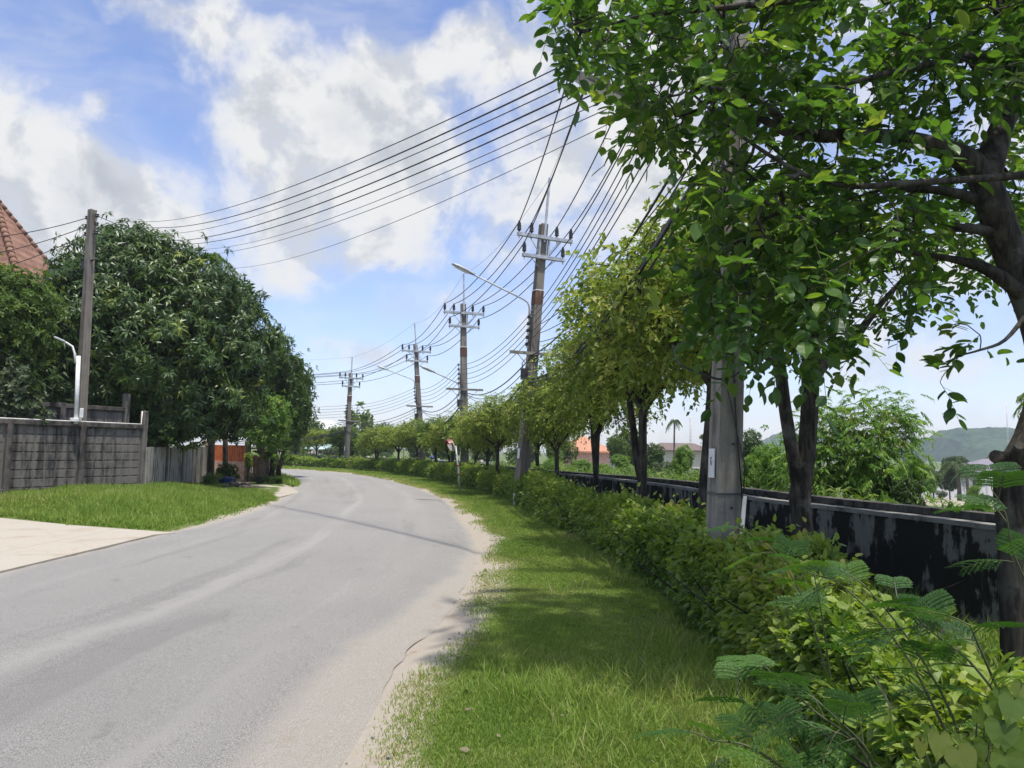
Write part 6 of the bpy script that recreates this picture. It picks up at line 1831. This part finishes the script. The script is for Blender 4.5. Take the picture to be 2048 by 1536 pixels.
# pale low wall behind the blue pipe
w0, w1 = P(735, 930, 64), P(1010, 935, 50)
dd_ = unit((w1 - w0)[:2]); Lw = np.linalg.norm((w1 - w0)[:2]); A4 = (np.array([*dd_, 0]), np.array([-dd_[1], dd_[0], 0]), Z3)
e = empty('low_wall', (w0[0], w0[1], 0), 'pale grey wall behind the blue pipe and roadside trees', 'wall')
zt_ = P(800, 916, 62)[2]
MB().box(A4[0] * Lw / 2 + Z3 * (zt_ - 1) / 2, Lw, .14, zt_ + 1, A4).build('wall', 'white_render', e)
for k in range(8): MB().box(A4[0] * Lw / 7 * k + Z3 * (zt_ - 1 + .1) / 2, .2, .2, zt_ + 1.1, A4).build('post', 'beige_render', e)
# masts
for px, yt, D, lab in [(2017, 806, 500, 'tall thin red and white mast on the hill at right'), (1381, 832, 300, 'thin far mast seen left of the rough leaning trunk')]:
    b0 = P(px, 912, D); t0 = P(px, yt, D)
    e = empty('radio_mast', (b0[0], b0[1], -4), lab, 'mast')
    Hm = t0[2] + 4; b = MB()
    for k in range(3):
        a = 2 * math.pi * k / 3; b.tube([(math.cos(a) * .5, math.sin(a) * .5, 0), (math.cos(a) * .25, math.sin(a) * .25, Hm)], .09, 4)
    b.build('leg_frame', 'mast_paint', e)
    b = MB()
    for k in range(14):
        z0, z1 = Hm * k / 14, Hm * (k + 1) / 14
        for j in range(3):
            a0, a1 = 2 * math.pi * j / 3, 2 * math.pi * (j + 1) / 3
            b.tube([(math.cos(a0) * .42, math.sin(a0) * .42, z0), (math.cos(a1) * .36, math.sin(a1) * .36, z1)], .05, 3)
    b.build('bracing', 'mast_paint', e)
# ---- gate corner on the left
g0, g1 = P(412, 960, 36), P(492, 965, 35)
gd_ = unit((g1 - g0)[:2]); Lg = np.linalg.norm((g1 - g0)[:2]); A5 = (np.array([*gd_, 0]), np.array([-gd_[1], gd_[0], 0]), Z3)
zP = P(450, 922, 35.5)[2]; zO = P(450, 890, 35.5)[2]
e = empty('garden_wall', (g0[0], g0[1], 0), 'pink garden wall topped by orange panels under the mango tree', 'wall')
MB().box(A5[0] * Lg / 2 + Z3 * (zP - .4) / 2, Lg, .16, zP + .4, A5).build('wall', 'pink_render', e)
b = MB()
ns_ = 16
for k in range(ns_): b.box(A5[0] * (Lg / ns_ * (k + .5)) + Z3 * (zP + zO) / 2 + A5[1] * .02, Lg / ns_ - .03, .05, zO - zP, A5)
b.box(A5[0] * Lg / 2 + Z3 * (zP + .2) + A5[1] * .06, Lg, .05, .07, A5).box(A5[0] * Lg / 2 + Z3 * (zO - .2) + A5[1] * .06, Lg, .05, .07, A5)
b.build('panel', 'orange_render', e)
for k in (0, 1): MB().box(A5[0] * (Lg + .02) * k + Z3 * (zO + .1) / 2, .22, .22, zO + .3, A5).build('post', 'pink_render', e, bevel=.02)
gp = P(490, 960, 34.6); 
e = empty('gate', (gp[0], gp[1], 0), 'brown timber gate frame with capped posts beside the yellow creeper', 'gate')
zg = P(500, 895, 34.6)[2]
wG = (520 - 493) / FPX * 34.8
MB().box((.05, 0, zg / 2), .14, .16, zg + .1).box((.05, 0, zg + .09), .2, .22, .08).build('post', 'brown_post', e, bevel=.01)
MB().box((wG, .3, zg / 2), .14, .16, zg).box((wG, .3, zg + .05), .2, .22, .08).build('post', 'brown_post', e, bevel=.01)
b = MB()
for z in (zg * .98, zg * .72): b.box((wG / 2 + .03, .15, z), wG - .16, .05, .07, (unit(np.array([wG, .3, 0])), unit(np.array([-.3, wG, 0])), Z3))
for k in range(6): b.box((.12 + (wG - .2) * (k + .5) / 6, .03 + .3 * (k + .5) / 6, zg * .38), .06, .03, zg * .66)
b.build('leaf', 'wood_slat', e)
f0, f1 = P(505, 955, 34.9), P(532, 950, 37.5)
fd = unit((f1 - f0)[:2]); Lf = np.linalg.norm((f1 - f0)[:2]); A6 = (np.array([*fd, 0]), np.array([-fd[1], fd[0], 0]), Z3)
zf2 = P(515, 920, 35)[2]
e = empty('timber_fence', (f0[0], f0[1], 0), 'short weathered beige board fence right of the gate', 'fence')
b = MB()
nb_ = 12
for k in range(nb_): b.box(A6[0] * Lf / nb_ * (k + .5) + Z3 * (zf2 / 2 + rng.uniform(-.02, .02)), Lf / nb_ - .02, .035, zf2 + .2, A6)
b.build('boards', 'pale_bark', e)
for k in (0, 1): MB().box(A6[0] * Lf * k + Z3 * (zf2 / 2 + .06) - A6[1] * .09, .13, .13, zf2 + .3, A6).build('post', 'brown_post', e, bevel=.01)
# blue pot
g = P(451, 975, 29); zb = zf_(g)
e = empty('flower_pot', (g[0], g[1], zb), 'dark blue glazed pot at the end of the plank wall', 'pot')
MB().lathe((0, 0, -.03), Z3, [(0, .17), (.03, .19), (.2, .25), (.36, .29), (.40, .31), (.44, .31), (.441, .26), (.38, .24), (.34, .02)], 20).build('pot', 'blue_pot', e)
MB().lathe((0, 0, .33), Z3, [(0, .20), (.02, .232), (.03, .02)], 14).build('soil', 'bark', e)
# rubble heap: each brick on its own
g = P(480, 985, 27.0); zb = zf_(g)
k = 0
for lay, n_ in ((0, 9), (1, 6), (2, 3)):
    for q in range(n_):
        o_ = MB().box((0, 0, 0), .34 * rng.uniform(.7, 1.1), .2 * rng.uniform(.8, 1.2), .11).build('brick', 'rubble_brick', None, (g[0] + rng.uniform(-.62, .62) * (1 - lay * .25), g[1] + rng.uniform(-.28, .28), zb + .05 + lay * .108), bevel=.02)
        o_.rotation_euler = (rng.uniform(-.12, .12), rng.uniform(-.12, .12), rng.uniform(0, 3.1))
        prop(o_, 'dark broken brick in the small rubble heap beside the driveway', 'brick', 'bricks in the rubble heap')
# loose stones on the sandy road edge
for q in range(8):
    g = G(rng.uniform(690, 960), rng.uniform(1190, 1536)); 
    gg = np.interp(g[1], REs[:, 1], REs[:, 0])
    x = gg + rng.uniform(-.1, .35); y = g[1]; s_ = rng.uniform(.008, .018)
    b = MB(); pts = rnd_unit(14); 
    bm = bpy.data.meshes.new('stone')
    import bmesh
    bb = bmesh.new(); bmesh.ops.create_icosphere(bb, subdivisions=1, radius=s_)
    for v in bb.verts: v.co = v.co * rng.uniform(.7, 1.25); v.co.z *= .6
    bb.to_mesh(bm); bb.free()
    o_ = link_mesh('stone', bm, 'coping', None, (x, y, max(float(hz(np.array([x]), np.array([y]))[0]), -.01) + s_ * .3))
    prop(o_, 'small pale stone on the sandy right edge of the road', 'stone', 'stones on the road edge')

# ================================================================ AIR
hm = bpy.data.materials.new('haze_air'); hm.use_nodes = True; hm.node_tree.nodes.clear()
n = ND(hm.node_tree); out = n.n('ShaderNodeOutputMaterial')
vol = n.n('ShaderNodeVolumePrincipled')
vol.inputs['Color'].default_value = (.80, .88, 1.0, 1)
vol.inputs['Density'].default_value = .00038
vol.inputs['Anisotropy'].default_value = 0.1
hm.node_tree.links.new(vol.outputs[0], out.inputs['Volume'])
MATS['haze_air'] = hm
HZ = MB().box((0, 450, 32), 2700, 1800, 78).build('haze', 'haze_air')
prop(HZ, 'thin pale haze over the fields and hills', kind='stuff')
